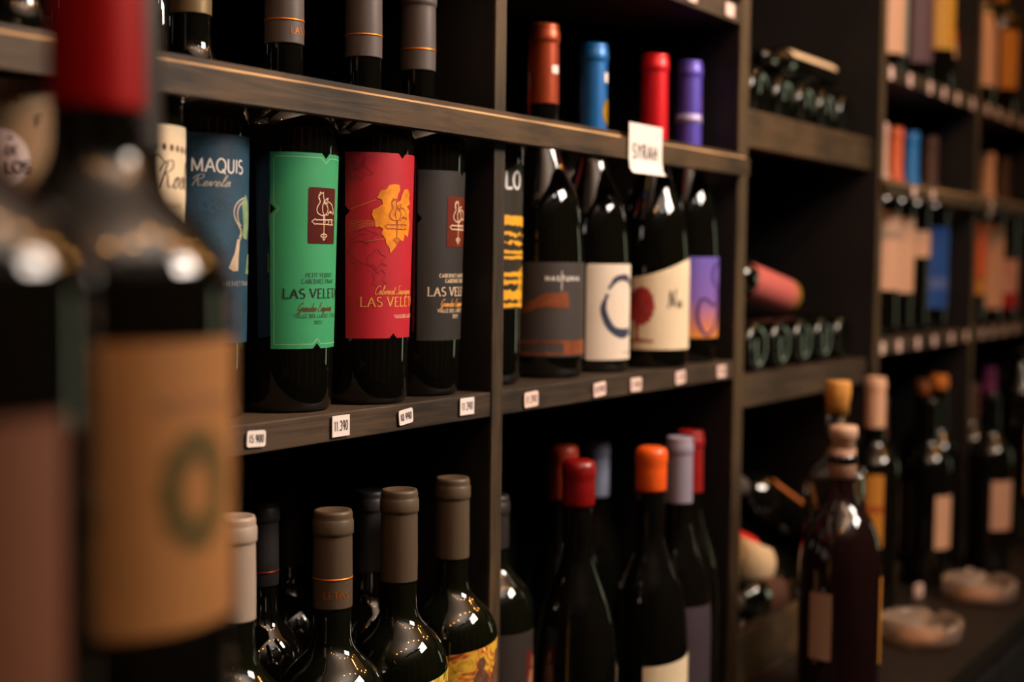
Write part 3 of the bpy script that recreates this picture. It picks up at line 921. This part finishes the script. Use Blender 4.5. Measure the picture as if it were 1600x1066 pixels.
sh.line([(2, 20.8), (20, 20.8)], .7)
put(b, sh, 'lettering', M_INK, .0006, L)
put(b, Sheet().rect(1, 304, 13, 314, 1), 'price_sticker', M_PAPER, .0004, b['cap'], 258, b['cp'], .0155)
put(b, Sheet().disc(8, 273, 11, 14), 'seal_sticker', mat('gold_seal', 'c99b28', .35, metal=.6), .0006, b['cap'], 262, b['cp'], .0155)

b = bottle((1.425, .717, Z_MID), 'bottle with a cream scooped label showing a red tree, red capsule', burgundy(.042, .112, .343), face=262, cap=mat('bright_red_capsule', 'd4141e', .33, metal=.25), capz=.250)
pts = [(-62, 20.5), (24, 20.5), (26, 22), (26, 121), (14, 120), (0, 117.0), (-12, 113), (-24, 108.5), (-36, 104.5), (-48, 101), (-62, 99)]
L = put(b, Sheet().poly(pts), 'label', M_CREAM, .0003)
sh = Sheet()
blob = [(-51.5 + (14.5 + 1.3 * math.sin(k * 2.9)) * math.cos(k * PI / 18), 68.5 + (21 + 1.5 * math.sin(k * 2.3)) * math.sin(k * PI / 18)) for k in range(36)]
sh.poly(blob)
sh.poly([(-58.7, 49), (-53, 49), (-54.5, 40), (-53.8, 31.8), (-38, 31), (-37.0, 28.8), (-63, 28.6), (-63, 30.5), (-57.5, 31.7), (-57, 40)])
put(b, sh, 'emblem', mat('brick_red_ink', '9c2420', .6, noise=.3, nscale=160), .0006, L)
sh = Sheet()
script(sh, 'Nu', -23, 66.5, 19, 1.9, slant=.05, contrast=.5, squeeze=.95)
put(b, sh, 'lettering', M_INK, .0006, L)

b = bottle((1.527, .7233, Z_MID), 'bottle with a violet and orange label, violet capsule, next to the upright', burgundy(.038, .124, .349, slope=((1, 0), (.95, .25), (.83, .50), (.62, .70), (.42, .88), (.33, 1.0))), face=248, cap=mat('violet_capsule', '5a4cb8', .36, metal=.2), capz=.25)
M_VIO = bpy.data.materials.new('violet_sunset_label')
M_VIO.use_nodes = True
nt = M_VIO.node_tree
tc = nt.nodes.new('ShaderNodeTexCoord'); sx = nt.nodes.new('ShaderNodeSeparateXYZ'); mr = nt.nodes.new('ShaderNodeMapRange'); rp = nt.nodes.new('ShaderNodeValToRGB')
mr.inputs[1].default_value, mr.inputs[2].default_value = .028, .123
nt.links.new(tc.outputs['Object'], sx.inputs[0]); nt.links.new(sx.outputs['Z'], mr.inputs[0]); nt.links.new(mr.outputs[0], rp.inputs[0])
rp.color_ramp.elements[0].color = hexc('e08a2c'); rp.color_ramp.elements[1].color = hexc('6a58b8')
q = rp.color_ramp.elements.new(.15); q.color = hexc('c87858')
q = rp.color_ramp.elements.new(.5); q.color = hexc('7c5cae')
nt.links.new(rp.outputs[0], nt.nodes['Principled BSDF'].inputs['Base Color'])
L = put(b, Sheet().rect(-34, 29, 36, 122.3), 'label', M_VIO, .0003)
sh = Sheet()
sh.line(cr([(30, 118), (12, 112), (8, 96), (20, 84), (14, 66), (-8, 74), (-14, 52), (-2, 32), (14, 44), (22, 66)], 6), 4.5, .3)
put(b, sh, 'emblem', mat('deep_purple_ink', '3c2060', .55), .0006, L)
foil_line(b, .283, mat('lilac_foil', 'b8b0e0', .4, metal=.3), .010)
put(b, Sheet().disc(11, 300, 5, 10), 'seal_sticker', mat('amber_seal', 'b8702c', .4), .0005, b['cap'], 262, b['cp'], .0155)

# second row in that bay
for x, y, lb in ((1.36, .86, 'dark unlabelled bottle behind the brush circle bottle'), (1.47, .85, 'dark unlabelled bottle behind the red tree bottle')):
    bottle((x, y, Z_MID), lb, burgundy(.041, .112, .22 + .025), face=262, cap=None)

# ------------------------------------------------------------------ lowest level, first bay
LOW = bordeaux(.0385, .0400, .206, .252, .0146, .345)
LOWB = bordeaux(.0385, .0400, .206, .252, .0146, .3405)
b = bottle((.724, .683, Z_LEDGE), 'bottle with a pale pinkish grey capsule on the ledge below the 15.900 tag', bordeaux(.0385, .040, .205, .258, .0146, .350), glass=M_GLASSG, face=262, cap=M_PALEGREY, capz=.279)
label_rect(b, -40, 60, 40, 170, M_CREAM)
b = bottle((.827, .680, Z_LEDGE), 'bottle with a dark capsule lettered in copper, on the ledge below the green label', bordeaux(.0375, .0415, .200, .246, .0146, .340), glass=M_GLASSG, face=262, cap=M_TAUPE, capz=.268)
label_rect(b, -40, 48, 40, 180, M_GREY)
foil_line(b, .268 + .0225)
cap_text(b, 'LETAS', .268 + .0085, 5.2, 232)
M_ART = painted('yellow_green_painting', ['2c5a22', '5f8a2a', 'd8a828', 'e8c850', 'b86a24', '3c5c28'], 42)
M_ART2 = painted('amber_green_painting', ['4c6a24', 'c89a28', 'e8c040', 'd07828', '7a2c18', '3c6028'], 38)
M_FIG = mat('brown_figure_ink', '6a4430', .6, noise=.4, nscale=140)
def painted_label(b, m, v0, v1, rise=6):
    pts = [(-46, v0), (46, v0)] + [(46 - 92 * k / 16, v1 + rise * ((46 - 92 * k / 16) / 46)) for k in range(17)]
    L = put(b, Sheet().poly(pts), 'label', m, .0003)
    sh = Sheet()
    for cx, top in ((-2, v1 - 6), (22, v1 - 3)):
        sh.disc(cx, top - 8, 4.6, 5.6)
        sh.poly([(cx - 4, top - 13), (cx + 4, top - 13), (cx + 8, top - 19), (cx + 9, top - 36), (cx + 3, top - 40), (cx + 4, top - 62), (cx - 6, top - 62), (cx - 5, top - 40), (cx - 9, top - 34), (cx - 8, top - 19)])
        sh.line([(cx + 6, top - 18), (cx + 13, top - 26), (cx + 8, top - 34)], 3)
    put(b, sh, 'figures', M_FIG, .0006, L)
    return L
b = bottle((.909, .679, Z_LEDGE), 'taupe capsuled bottle with yellow painted label on the ledge, nearer of the pair', LOW, glass=M_GLASSG, face=258, cap=M_TAUPE, capz=.273)
painted_label(b, M_ART, 60, 199)
b = bottle((1.010, .697, Z_LEDGE), 'taupe capsuled bottle with yellow painted label on the ledge, against the upright', LOWB, glass=M_GLASSG, face=258, cap=M_TAUPE, capz=.272)
painted_label(b, M_ART2, 60, 200)
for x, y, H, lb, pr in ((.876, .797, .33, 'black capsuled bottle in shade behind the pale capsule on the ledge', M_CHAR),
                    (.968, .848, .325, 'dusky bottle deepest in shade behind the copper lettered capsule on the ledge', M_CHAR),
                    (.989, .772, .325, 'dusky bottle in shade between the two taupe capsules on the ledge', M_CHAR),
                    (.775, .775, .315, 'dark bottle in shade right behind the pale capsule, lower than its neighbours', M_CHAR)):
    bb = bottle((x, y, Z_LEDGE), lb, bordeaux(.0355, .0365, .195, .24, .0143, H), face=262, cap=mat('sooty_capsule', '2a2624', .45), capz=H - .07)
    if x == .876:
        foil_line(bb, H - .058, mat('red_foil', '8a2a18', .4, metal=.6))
b = bottle((1.158, .750, Z_LEDGE), 'dark bottle with black label and reddish figure, half hidden by the upright', bordeaux(.0385, .040, .190, .240, .0146, .30), glass=M_GLASSG, face=262, cap=mat('sooty_capsule', '2a2624', .45), capz=.25)
L = label_rect(b, -45, 30, 45, 172, mat('black_label_paper', '2e2622', .6))
sh = Sheet()
sh.rect(4, 100, 34, 152)
put(b, sh, 'emblem', mat('deep_red_ink', '581810', .6, noise=.3, nscale=60), .0005, L)
sh = Sheet()
sh.disc(20, 140, 5, 6).poly([(12, 132), (26, 134), (31, 118), (24, 104), (10, 104), (8, 118)])
put(b, sh, 'figures', mat('flesh_ink', 'b87850', .6, noise=.3, nscale=120), .0007, L)

# ------------------------------------------------------------------ lowest level, second bay
M_ORCAP = mat('orange_wax', 'e85c1c', .35)
M_DRED = mat('crimson_wax', '7c0c0c', .35)
LB = lambda H, R=.042: burgundy(R, .125, H)
b = bottle((1.223, .692, Z_LEDGE), 'tall sloping bottle sealed in crimson wax, on the ledge', LB(.333), face=262, cap=M_DRED, capz=.287, wax=True)
b = bottle((1.333, .775, Z_LEDGE), 'sloping bottle sealed in orange wax behind the crimson wax bottle', LB(.33), face=262, cap=mat('rust_wax', 'a8361a', .4), capz=.27, wax=True)
b = bottle((1.489, .818, Z_LEDGE), 'bottle with a blue grey capsule far behind the crimson wax bottle', LB(.315, .038), face=262, cap=mat('blue_grey_capsule', '8c90a8', .4), capz=.25)
b = bottle((1.349, .675, Z_LEDGE), 'tall sloping bottle sealed in bright orange wax, in the front of the ledge', LB(.334), face=262, cap=M_ORCAP, capz=.287, wax=True)
put(b, Sheet().poly([(-46, 40), (46, 40), (46, 121), (30, 119), (0, 114), (-30, 110), (-46, 109)]), 'label', M_CREAM, .0003)
b = bottle((1.441, .686, Z_LEDGE), 'bottle with a lilac grey capsule beside the bright orange wax', LB(.334, .038), face=262, cap=mat('lilac_grey_capsule', '8e8698', .4), capz=.262)
L = label_rect(b, -40, 30, 24, 150, mat('plum_label_paper', '3a3038', .6))
label_rect(b, 24.5, 30, 48, 160, mat('ochre_label_paper', 'b88c50', .6), name='label')
b = bottle((1.5165, .708, Z_LEDGE), 'bottle with a red capsule behind the lilac grey one, near the upright', LB(.332, .037), face=262, cap=M_MATRED if False else mat('scarlet_capsule', '8c1414', .4), capz=.262)

# ------------------------------------------------------------------ bay with lying bottles
LIE = bordeaux(.0345, .035, .195, .235, .0143, .27)
LIE2 = bordeaux(.0325, .033, .195, .235, .0143, .27)
xs = [1.640, 1.722, 1.804, 1.886, 1.968, 2.050]
for k, x in enumerate(xs):
    o = bottle((x, .713, .182 + .0352), 'dark bottle lying base outwards on the raised shelf, in a row of six', LIE, face=90, n=40, rot=(-PI / 2, 0, 0), group='bottles lying on the raised shelf', cap=M_CHAR, capz=.21)
for k, x in enumerate(xs):
    o = bottle((x, .710, -.140 + .0332), 'dark bottle lying base outwards below the pink bottle, in a row of six', LIE2, face=90, n=40, rot=(-PI / 2, 0, 0), group='bottles lying on the deep shelf', cap=M_CHAR, capz=.21)
for k, x in enumerate(xs):
    o = bottle((x, .715, Z_LEDGE + .0352), 'dark bottle lying base outwards at the bottom of the pile', LIE, face=90, n=40, rot=(-PI / 2, 0, 0), group='bottles lying on the bottom board', cap=M_CHAR, capz=.21)
def lying(p0, p1, label, prof, roll=0, **kw):
    d = Vector(p1) - Vector(p0)
    q = d.to_track_quat('Z', 'Y')
    r = q.to_euler()
    b = bottle(p0, label, prof, rot=r, n=48, **kw)
    return b
LX = bordeaux(.0360, .0365, .195, .235, .0143, .30)
M_BEIGE = mat('beige_label_paper', 'e6c8a0', .65)
b = lying((2.062, .752, .277), (1.80, .752, .277), 'bottle with beige label lying across the row on the raised shelf', bordeaux(.0215, .022, .195, .225, .0125, .265), face=0)
put(b, Sheet().rect(10, 6, 50, 185), 'label', M_BEIGE, .0003)
b = lying((1.985, .772, -.0490), (1.745, .772, -.0110), 'bottle with pink label lying across the row on the deep shelf', bordeaux(.0245, .025, .190, .22, .0125, .25), face=0)
L = put(b, Sheet().rect(-48, 32, 48, 180), 'label', mat('pink_label_paper', 'c8645c', .6), .0003)
put(b, Sheet().rect(-48, 16, 48, 32), 'label_band', mat('old_gold_paper', 'a87c2c', .45, metal=.3), .0003, L)
b = lying((1.880, .745, -.436), (1.616, .748, -.350), 'bottle with red and cream label lying on the bottom pile', bordeaux(.0360, .0365, .222, .248, .0143, .272), face=0)
L = put(b, Sheet().rect(-42, 88, 26, 220), 'label', mat('ivory_label_paper', 'd8b890', .65), .0003)
put(b, Sheet().rect(26, 130, 60, 220), 'label_band', mat('scarlet_paper', 'e01c14', .55), .0003, L)
b = lying((2.060, .778, -.402), (1.785, .780, -.292), 'bottle with orange brown label lying behind the red and cream one', LX, face=0, cap=M_CHAR, capz=.245)
put(b, Sheet().rect(22, 20, 75, 190), 'label', mat('orange_brown_paper', 'b8682c', .6), .0003)
b = lying((1.925, .728, -.4585), (1.655, .728, -.436), 'dark bottle with russet label lying under the red and cream one', bordeaux(.0300, .0305, .185, .22, .0143, .27), face=0, cap=M_CHAR, capz=.225)
put(b, Sheet().rect(-35, 110, 40, 170), 'label', mat('russet_paper', '4a2818', .6), .0003)

# ------------------------------------------------------------------ far bays
def far(x, y, z, label, prof, cap=None, capz=None, face=262, lab=None, band=None, glass=M_GLASS, group=None, lw=42):
    b = bottle((x, y, z), label, prof, glass=glass, face=face, cap=cap, capz=capz, n=32, group=group)
    if lab:
        m, v0, v1 = lab
        L = put(b, Sheet().rect(-lw, v0, lw, v1), 'label', m, .0003)
        if band:
            mb, b0, b1 = band
            put(b, Sheet().rect(-lw - .2, b0, lw + .2, b1), 'label_band', mb, .0006, L)
    return b
P = bordeaux(.037, .038, .20, .245, .0146, .31)
PT = bordeaux(.037, .038, .215, .262, .0146, .345)
PB = burgundy(.040, .12, .345)
M_PEACH = mat('peach_label_paper', 'd8a888', .6)
M_PGREY = mat('pale_grey_label_paper', '9a9a90', .6)
M_PLUM = mat('plum_paper', '5a404a', .6)
M_MUST = mat('mustard_label_paper', 'c8962c', .55)
M_AMBER = mat('amber_label_paper', 'c8842c', .55)
M_CRED = mat('cherry_paper', 'b01424', .5)
M_ORANGE = mat('orange_paper', 'd8602c', .5)
M_AZURE = mat('azure_paper', '1c78c8', .45)
M_ROYAL = mat('royal_blue_paper', '1c4c98', .5)
M_DGREEN = mat('bottle_green_foil', '33503e', .45)
M_DBROWN = mat('dark_brown_paper', '4a2c20', .6)
# upper shelf
far(2.285, .745, Z_UP, 'bottle with tall peach label on the upper shelf beside the third upright', P, M_PEACH, .235, lab=(M_PEACH, 35, 190))
far(2.370, .765, Z_UP, 'bottle with pale grey label on the upper shelf', P, mat('silver_grey_capsule', 'b4aeb4', .4), .235, lab=(M_PGREY, 45, 150))
far(2.450, .745, Z_UP, 'bottle with plum label on the upper shelf', P, M_PLUM, .235, lab=(M_PLUM, 40, 190))
far(2.530, .730, Z_UP, 'bottle with mustard yellow label on the upper shelf', P, mat('smoke_capsule', '645c5c', .4), .245, lab=(M_MUST, 72, 165))
far(2.607, .747, Z_UP, 'amber bottle with cherry red band on the upper shelf against the fourth upright', P, M_AMBER, .2, lab=(M_PEACH, 70, 118), band=(M_CRED, 98, 118))
far(2.860, .742, Z_UP, 'bottle with wide peach label on the upper shelf of the farthest bay', PB, M_PEACH, .24, lab=(M_PEACH, 45, 185))
far(2.958, .760, Z_UP, 'bottle with dim purple label on the upper shelf of the farthest bay', P, M_PLUM, .235, lab=(M_PLUM, 40, 180))
far(3.050, .742, Z_UP, 'bottle with amber label on the upper shelf of the farthest bay', P, M_AMBER, .2, lab=(M_AMBER, 60, 180))
# middle shelf
far(2.285, .742, Z_MID, 'bottle with pale capsule behind the rail, beside the third upright', PT, mat('blush_capsule', 'd8b4a4', .4), .25, lab=(M_PEACH, 75, 202), band=(mat('faded_slate_ink', 'a88c78', .6), 158, 170))
far(2.375, .745, Z_MID, 'bottle with orange red capsule and large beige label behind the rail', PT, M_ORANGE, .25, lab=(M_PEACH, 70, 196))
far(2.466, .745, Z_MID, 'bottle with azure capsule and a pale label patch, left of the royal blue label', PT, M_AZURE, .25, lab=(M_PEACH, 130, 175))
far(2.572, .742, Z_MID, 'bottle with brown capsule and royal blue label', PT, M_DBROWN, .25, lab=(M_ROYAL, 40, 185), band=(mat('steel_blue_ink', '5064a0', .6), 74, 94))
far(2.605, .825, Z_MID, 'bottle with dark green capsule behind the blue label', bordeaux(.036, .037, .215, .262, .0146, .33), M_DGREEN, .25)
far(2.745, .742, Z_MID, 'bottle with dark capsule past the fourth upright, beige label', PT, M_DBROWN, .25, lab=(M_PEACH, 90, 190))
far(2.845, .742, Z_MID, 'bottle with orange label in the farthest bay', PT, M_DBROWN, .25, lab=(M_ORANGE, 95, 200), band=(M_AMBER, 60, 92))
far(2.985, .742, Z_MID, 'bottle with peach capsule and tall peach label in the farthest bay', PT, M_PEACH, .25, lab=(M_PEACH, 30, 200))
far(3.110, .742, Z_MID, 'bottle with pale pink label and cherry foot in the farthest bay', PT, M_DBROWN, .25, lab=(mat('pale_pink_paper', 'd8a098', .6), 45, 130), band=(M_CRED, 28, 60))
# ledge
far(2.048, .660, Z_LEDGE, 'tall bottle with peach capsule and narrow amber label before the third upright', bordeaux(.037, .0375, .235, .275, .0146, .364), M_PEACH, .292, face=200, lab=(M_AMBER, 120, 226), band=(mat('rust_ink', 'a84c1c', .6), 170, 180), lw=14)
far(2.330, .745, Z_LEDGE, 'dark bottle with brown label behind the peach labelled bottle on the ledge', P, M_DBROWN, .24, lab=(M_DBROWN, 50, 170))
far(2.590, .745, Z_LEDGE, 'dark bottle with orange topped capsule near the fourth upright', bordeaux(.037, .038, .2, .25, .0146, .320), mat('burnt_orange_foil', '9c5420', .4), .298)
far(2.510, .695, Z_LEDGE, 'dark bottle with brighter orange topped capsule on the ledge', bordeaux(.036, .037, .2, .25, .0146, .337), mat('tangerine_foil', 'c07024', .4), .315)
far(2.360, .668, Z_LEDGE, 'bottle with upright peach label on the ledge behind the farther ashtray', P, None, None, face=255, lab=(M_PEACH, 64, 152), lw=26)
far(2.705, .690, Z_LEDGE, 'dark bottle with brown label before the fourth upright', P, M_DBROWN, .24, lab=(M_DBROWN, 60, 175))
far(2.545, .613, Z_LEDGE, 'bottle with square pale label on the ledge, past the ashtrays', P, None, None, face=250, lab=(mat('pale_clay_paper', 'c89a80', .6), 73, 159), lw=34)
far(3.060, .745, Z_LEDGE, 'bottle with purple capsule on the ledge of the farthest bay', bordeaux(.037, .038, .18, .225, .0146, .318), mat('purple_capsule', '8a3a80', .4), .232)
far(3.083, .655, Z_LEDGE, 'bottle with bright red capsule on the ledge of the farthest bay', bordeaux(.037, .038, .215, .262, .0146, .354), M_CRED, .28)
far(2.860, .635, Z_LEDGE, 'bulging amber bottle on the ledge of the farthest bay', burgundy(.047, .235, .37), None, None, lab=(M_AMBER, 92, 227), band=(mat('rust_ink', 'a84c1c', .6), 158, 172))

# tags of the far bays
FT = [(1392, 2.140), (1419, 2.236), (1448, 2.345), (1468, 2.428), (1488, 2.512), (1509, 2.61), (1534, 2.72), (1550, 2.80), (1567, 2.89), (1586, 3.0), (1599, 3.07)]
for i, (px, x) in enumerate(FT):
    nth = ['nearest', 'second', 'third', 'fourth', 'fifth', 'sixth', 'seventh', 'eighth', 'ninth', 'tenth', 'last'][i]
    price_tag(x, .2905, 19, 20, '', 'small white price tag on the far upper shelf edge, %s along from the third upright' % nth, TG, rr=5, pink=True)
MT = [2.122, 2.205, 2.305, 2.40, 2.505, 2.605, 2.72, 2.80, 2.89, 2.98]
for i, x in enumerate(MT):
    nth = ['nearest', 'second', 'third', 'fourth', 'fifth', 'sixth', 'seventh', 'eighth', 'ninth', 'last'][i]
    price_tag(x + .01, -.1265, 19, 19, '', 'small white price tag on the far middle shelf edge, %s along from the third upright' % nth, TG, rr=5, pink=True)
for i, (x, nth) in enumerate(((2.232, 'nearer of two'), (2.335, 'farther of two'), (2.72, 'alone past the fourth upright'))):
    price_tag(x, .116, 20, 16, '', 'small white price tag on the far front rail, %s' % nth, TG, yf=YF - .0136, rr=5, pink=True)
for i, (x, y, lb) in enumerate(((2.261, .650, 'nearest'), (2.420, .612, 'second'), (2.607, .655, 'third'), (2.706, .625, 'fourth'), (2.86, .575, 'farthest'))):
    o = box('price_tag', (-.011, .011, -.004, .004, 0, .018), mat('pink_white_tag', 'eecfc4', .7))
    o.location = (x, y, Z_LEDGE)
    tag(o, 'small folded white tag standing on the ledge among the bottles, %s one' % lb, 'price tag', 'folded tags on the ledge')

# ------------------------------------------------------------------ ashtrays on the ledge
M_DISH = clear_glass('peach_tinted_glass', 'e6cdb6', .12)
M_DISH.node_tree.nodes['Principled BSDF'].inputs['Transmission Weight'].default_value = .8
def ashtray(x, y, label):
    t = empty('ashtray', (x, y, Z_LEDGE + .0004))
    tag(t, label, 'ashtray', 'glass ashtrays on the ledge')
    prof = [(0, 0), (.046, 0), (.050, .002), (.0555, .010), (.0575, .028), (.0570, .033), (.0545, .035), (.0500, .034), (.0475, .030), (.0450, .012), (.041, .009), (0, .008)]
    bm = lathe_bm(prof, 64)
    for v in bm.verts:
        a = math.atan2(v.co.y, v.co.x)
        r = math.hypot(v.co.x, v.co.y)
        if r > .046 and v.co.z > .024:
            for k in range(3):
                d = abs((a - (2.05 + k * 2 * PI / 3) + PI) % (2 * PI) - PI)
                if d < .22:
                    v.co.z -= .008 * (math.cos(d / .22 * PI) + 1) / 2
    from_bm('glass_dish', bm, M_DISH, t)
    pa = from_bm('paper_disc', lathe_bm([(0, .0086), (.038, .0086), (.038, .0092), (0, .0092)], 40), mat('peach_disc_paper', 'b89478', .7, noise=.1, nscale=60), t)
    return t
ashtray(1.986, .566, 'round clear glass ashtray on the ledge beside the dark cognac bottle')
ashtray(2.289, .562, 'round clear glass ashtray farther along the ledge, before the peach label')

# ------------------------------------------------------------------ two spirit bottles on the ledge
SP = [(0, .004), (.030, .003), (.043, 0), (.046, .003), (.047, .01), (.047, .15)] + cr([(.047, .17), (.0465, .19), (.043, .215), (.034, .236), (.022, .252), (.016, .268), (.0145, .285)], 4) + [(.0142, .300), (.0165, .301), (.0165, .310), (.012, .312), (0, .312)]
b = bottle((1.590, .549, Z_LEDGE), 'dark spirit bottle with pale stopper standing in front on the ledge', SP, glass=mat('dark_red_glass', (.010, .004, .004), .03, spec=.75), face=262, name='spirit_bottle')
put(b, Sheet().rect(-88, 79, -60, 156, 2), 'label', mat('dusty_peach_paper', '9a7a66', .65), .0004)
put(b, Sheet().rect(9, 70, 20, 172, 2), 'label', M_AMBER, .0004)
st = from_bm('stopper', lathe_bm([(0, .300), (.0135, .3005), (.0135, .328), (.0160, .330), (.0165, .338), (.0155, .344), (0, .3445)], 40), mat('stopper_wood', 'c09a80', .6), b['root'])
from_bm('neck_wrap', lathe_bm([(.0145, .284), (.0158, .285), (.0150, .318), (.0130, .318)], 40), mat('neck_wrap_paper', '96705c', .6), b['root'])

t = empty('spirit_bottle', (1.690, .592, Z_LEDGE), (0, 0, math.radians(18)))
tag(t, 'tall square shouldered clear glass bottle with amber cork behind the dark spirit bottle', 'bottle')
def square_bottle(s, zb, zs, zn, rn, zt, inset=0):
    bm = bmesh.new()
    rings = []
    n = 48
    def ring(z, r, sq):
        vs = []
        for k in range(n):
            a = 2 * PI * k / n
            c, d = math.cos(a), math.sin(a)
            e = 2 / (2 + sq * 6)
            x = math.copysign(abs(c) ** e, c) * r
            y = math.copysign(abs(d) ** e, d) * r
            vs.append(bm.verts.new((x, y, z)))
        rings.append(vs)
    for z, r, q in ((zb, s * .96, 1), (zb + .004, s, 1), (zs - .01, s, 1), (zs, s * .95, .9), (zs + .010, s * .72, .6), (zs + .014, s * .52, .2), (zs + .022, rn * 1.15, 0), (zn, rn, 0), (zt, rn, 0)):
        ring(z, r, q)
    for a, b2 in zip(rings, rings[1:]):
        for k in range(n):
            bm.faces.new([a[k], a[(k + 1) % n], b2[(k + 1) % n], b2[k]])
    bm.faces.new(rings[0][::-1])
    bm.faces.new(rings[-1])
    return bm
bm = square_bottle(.037, .0005, .275, .30, .0130, .347)
inner = square_bottle(.0335, .008, .273, .30, .0105, .3465)
tmp = bpy.data.meshes.new('t'); bmesh.ops.reverse_faces(inner, faces=list(inner.faces)); inner.to_mesh(tmp); inner.free()
bm.from_mesh(tmp); bpy.data.meshes.remove(tmp)
from_bm('bottle_body', bm, M_CLEAR, t)
from_bm('cork', lathe_bm([(0, .3468), (.0142, .3475), (.0142, .362), (.0150, .364), (.0160, .372), (.0160, .384), (.015, .387), (0, .3875)], 36), mat('amber_cork', 'c88a3c', .6, noise=.15, nscale=90), t)

# ------------------------------------------------------------------ near bottles on the display table
tb = empty('display_table', (.27, .40, -1.40))
tag(tb, 'small dark wooden display table carrying the three blurred bottles close by', 'table')
box('table_top', (-.20, .20, -.16, .10, 1.175, 1.1995), W_LEDGE, tb, .003)
for sx_ in (-.18, .18):
    for sy_ in (-.14, .08):
        box('leg', (sx_ - .015, sx_ + .015, sy_ - .015, sy_ + .015, 0, 1.175), W_LEDGE, tb, .002)
NB = bordeaux(.0455, .0460, .188, .238, .0155, .325)
b = bottle((.3365, .3812, -.2003), 'blurred bottle with red capsule and tan label close in front on the display table', NB, face=262, cap=mat('deep_red_capsule', 'a00408', .5, spec=.2), capz=.250, n=72, big=.0168)
L = put(b, Sheet().rect(-52, 78, 36, 173), 'label', mat('tan_paper', 'a8743e', .65, noise=.05, nscale=30), .0003)
sh = Sheet()
for k in range(10):
    a = k * 2 * PI / 10
    sh.disc(8 + 11 * math.cos(a), 124 + 15 * math.sin(a), 5, 6)
put(b, sh, 'emblem', mat('olive_wreath_ink', '5c4c1c', .6), .0006, L)
sh = Sheet()
for k in range(6):
    sh.rect(-9 + k * 6, 151, -5 + k * 6, 154)
put(b, sh, 'decoration', mat('faint_brown_ink', '8a6448', .6), .0006, L)
NB2 = bordeaux(.0465, .0470, .190, .240, .0150, .32)
b = bottle((.2465, .3490, -.2003), 'blurred bottle with rosy brown label at the very edge, nearest of all', NB2, face=255, cap=M_CHAR, capz=.255, n=72)
put(b, Sheet().rect(-60, 40, 22, 158), 'label', mat('rosy_brown_paper', '70442c', .65, noise=.05, nscale=30), .0003)
b = bottle((.424, .462, -.2003), 'blurred dark capped bottle half hidden behind the red capsule', bordeaux(.0375, .038, .185, .235, .0150, .34), face=262, cap=mat('black_capsule', '1c1816', .45), capz=.245, n=56)
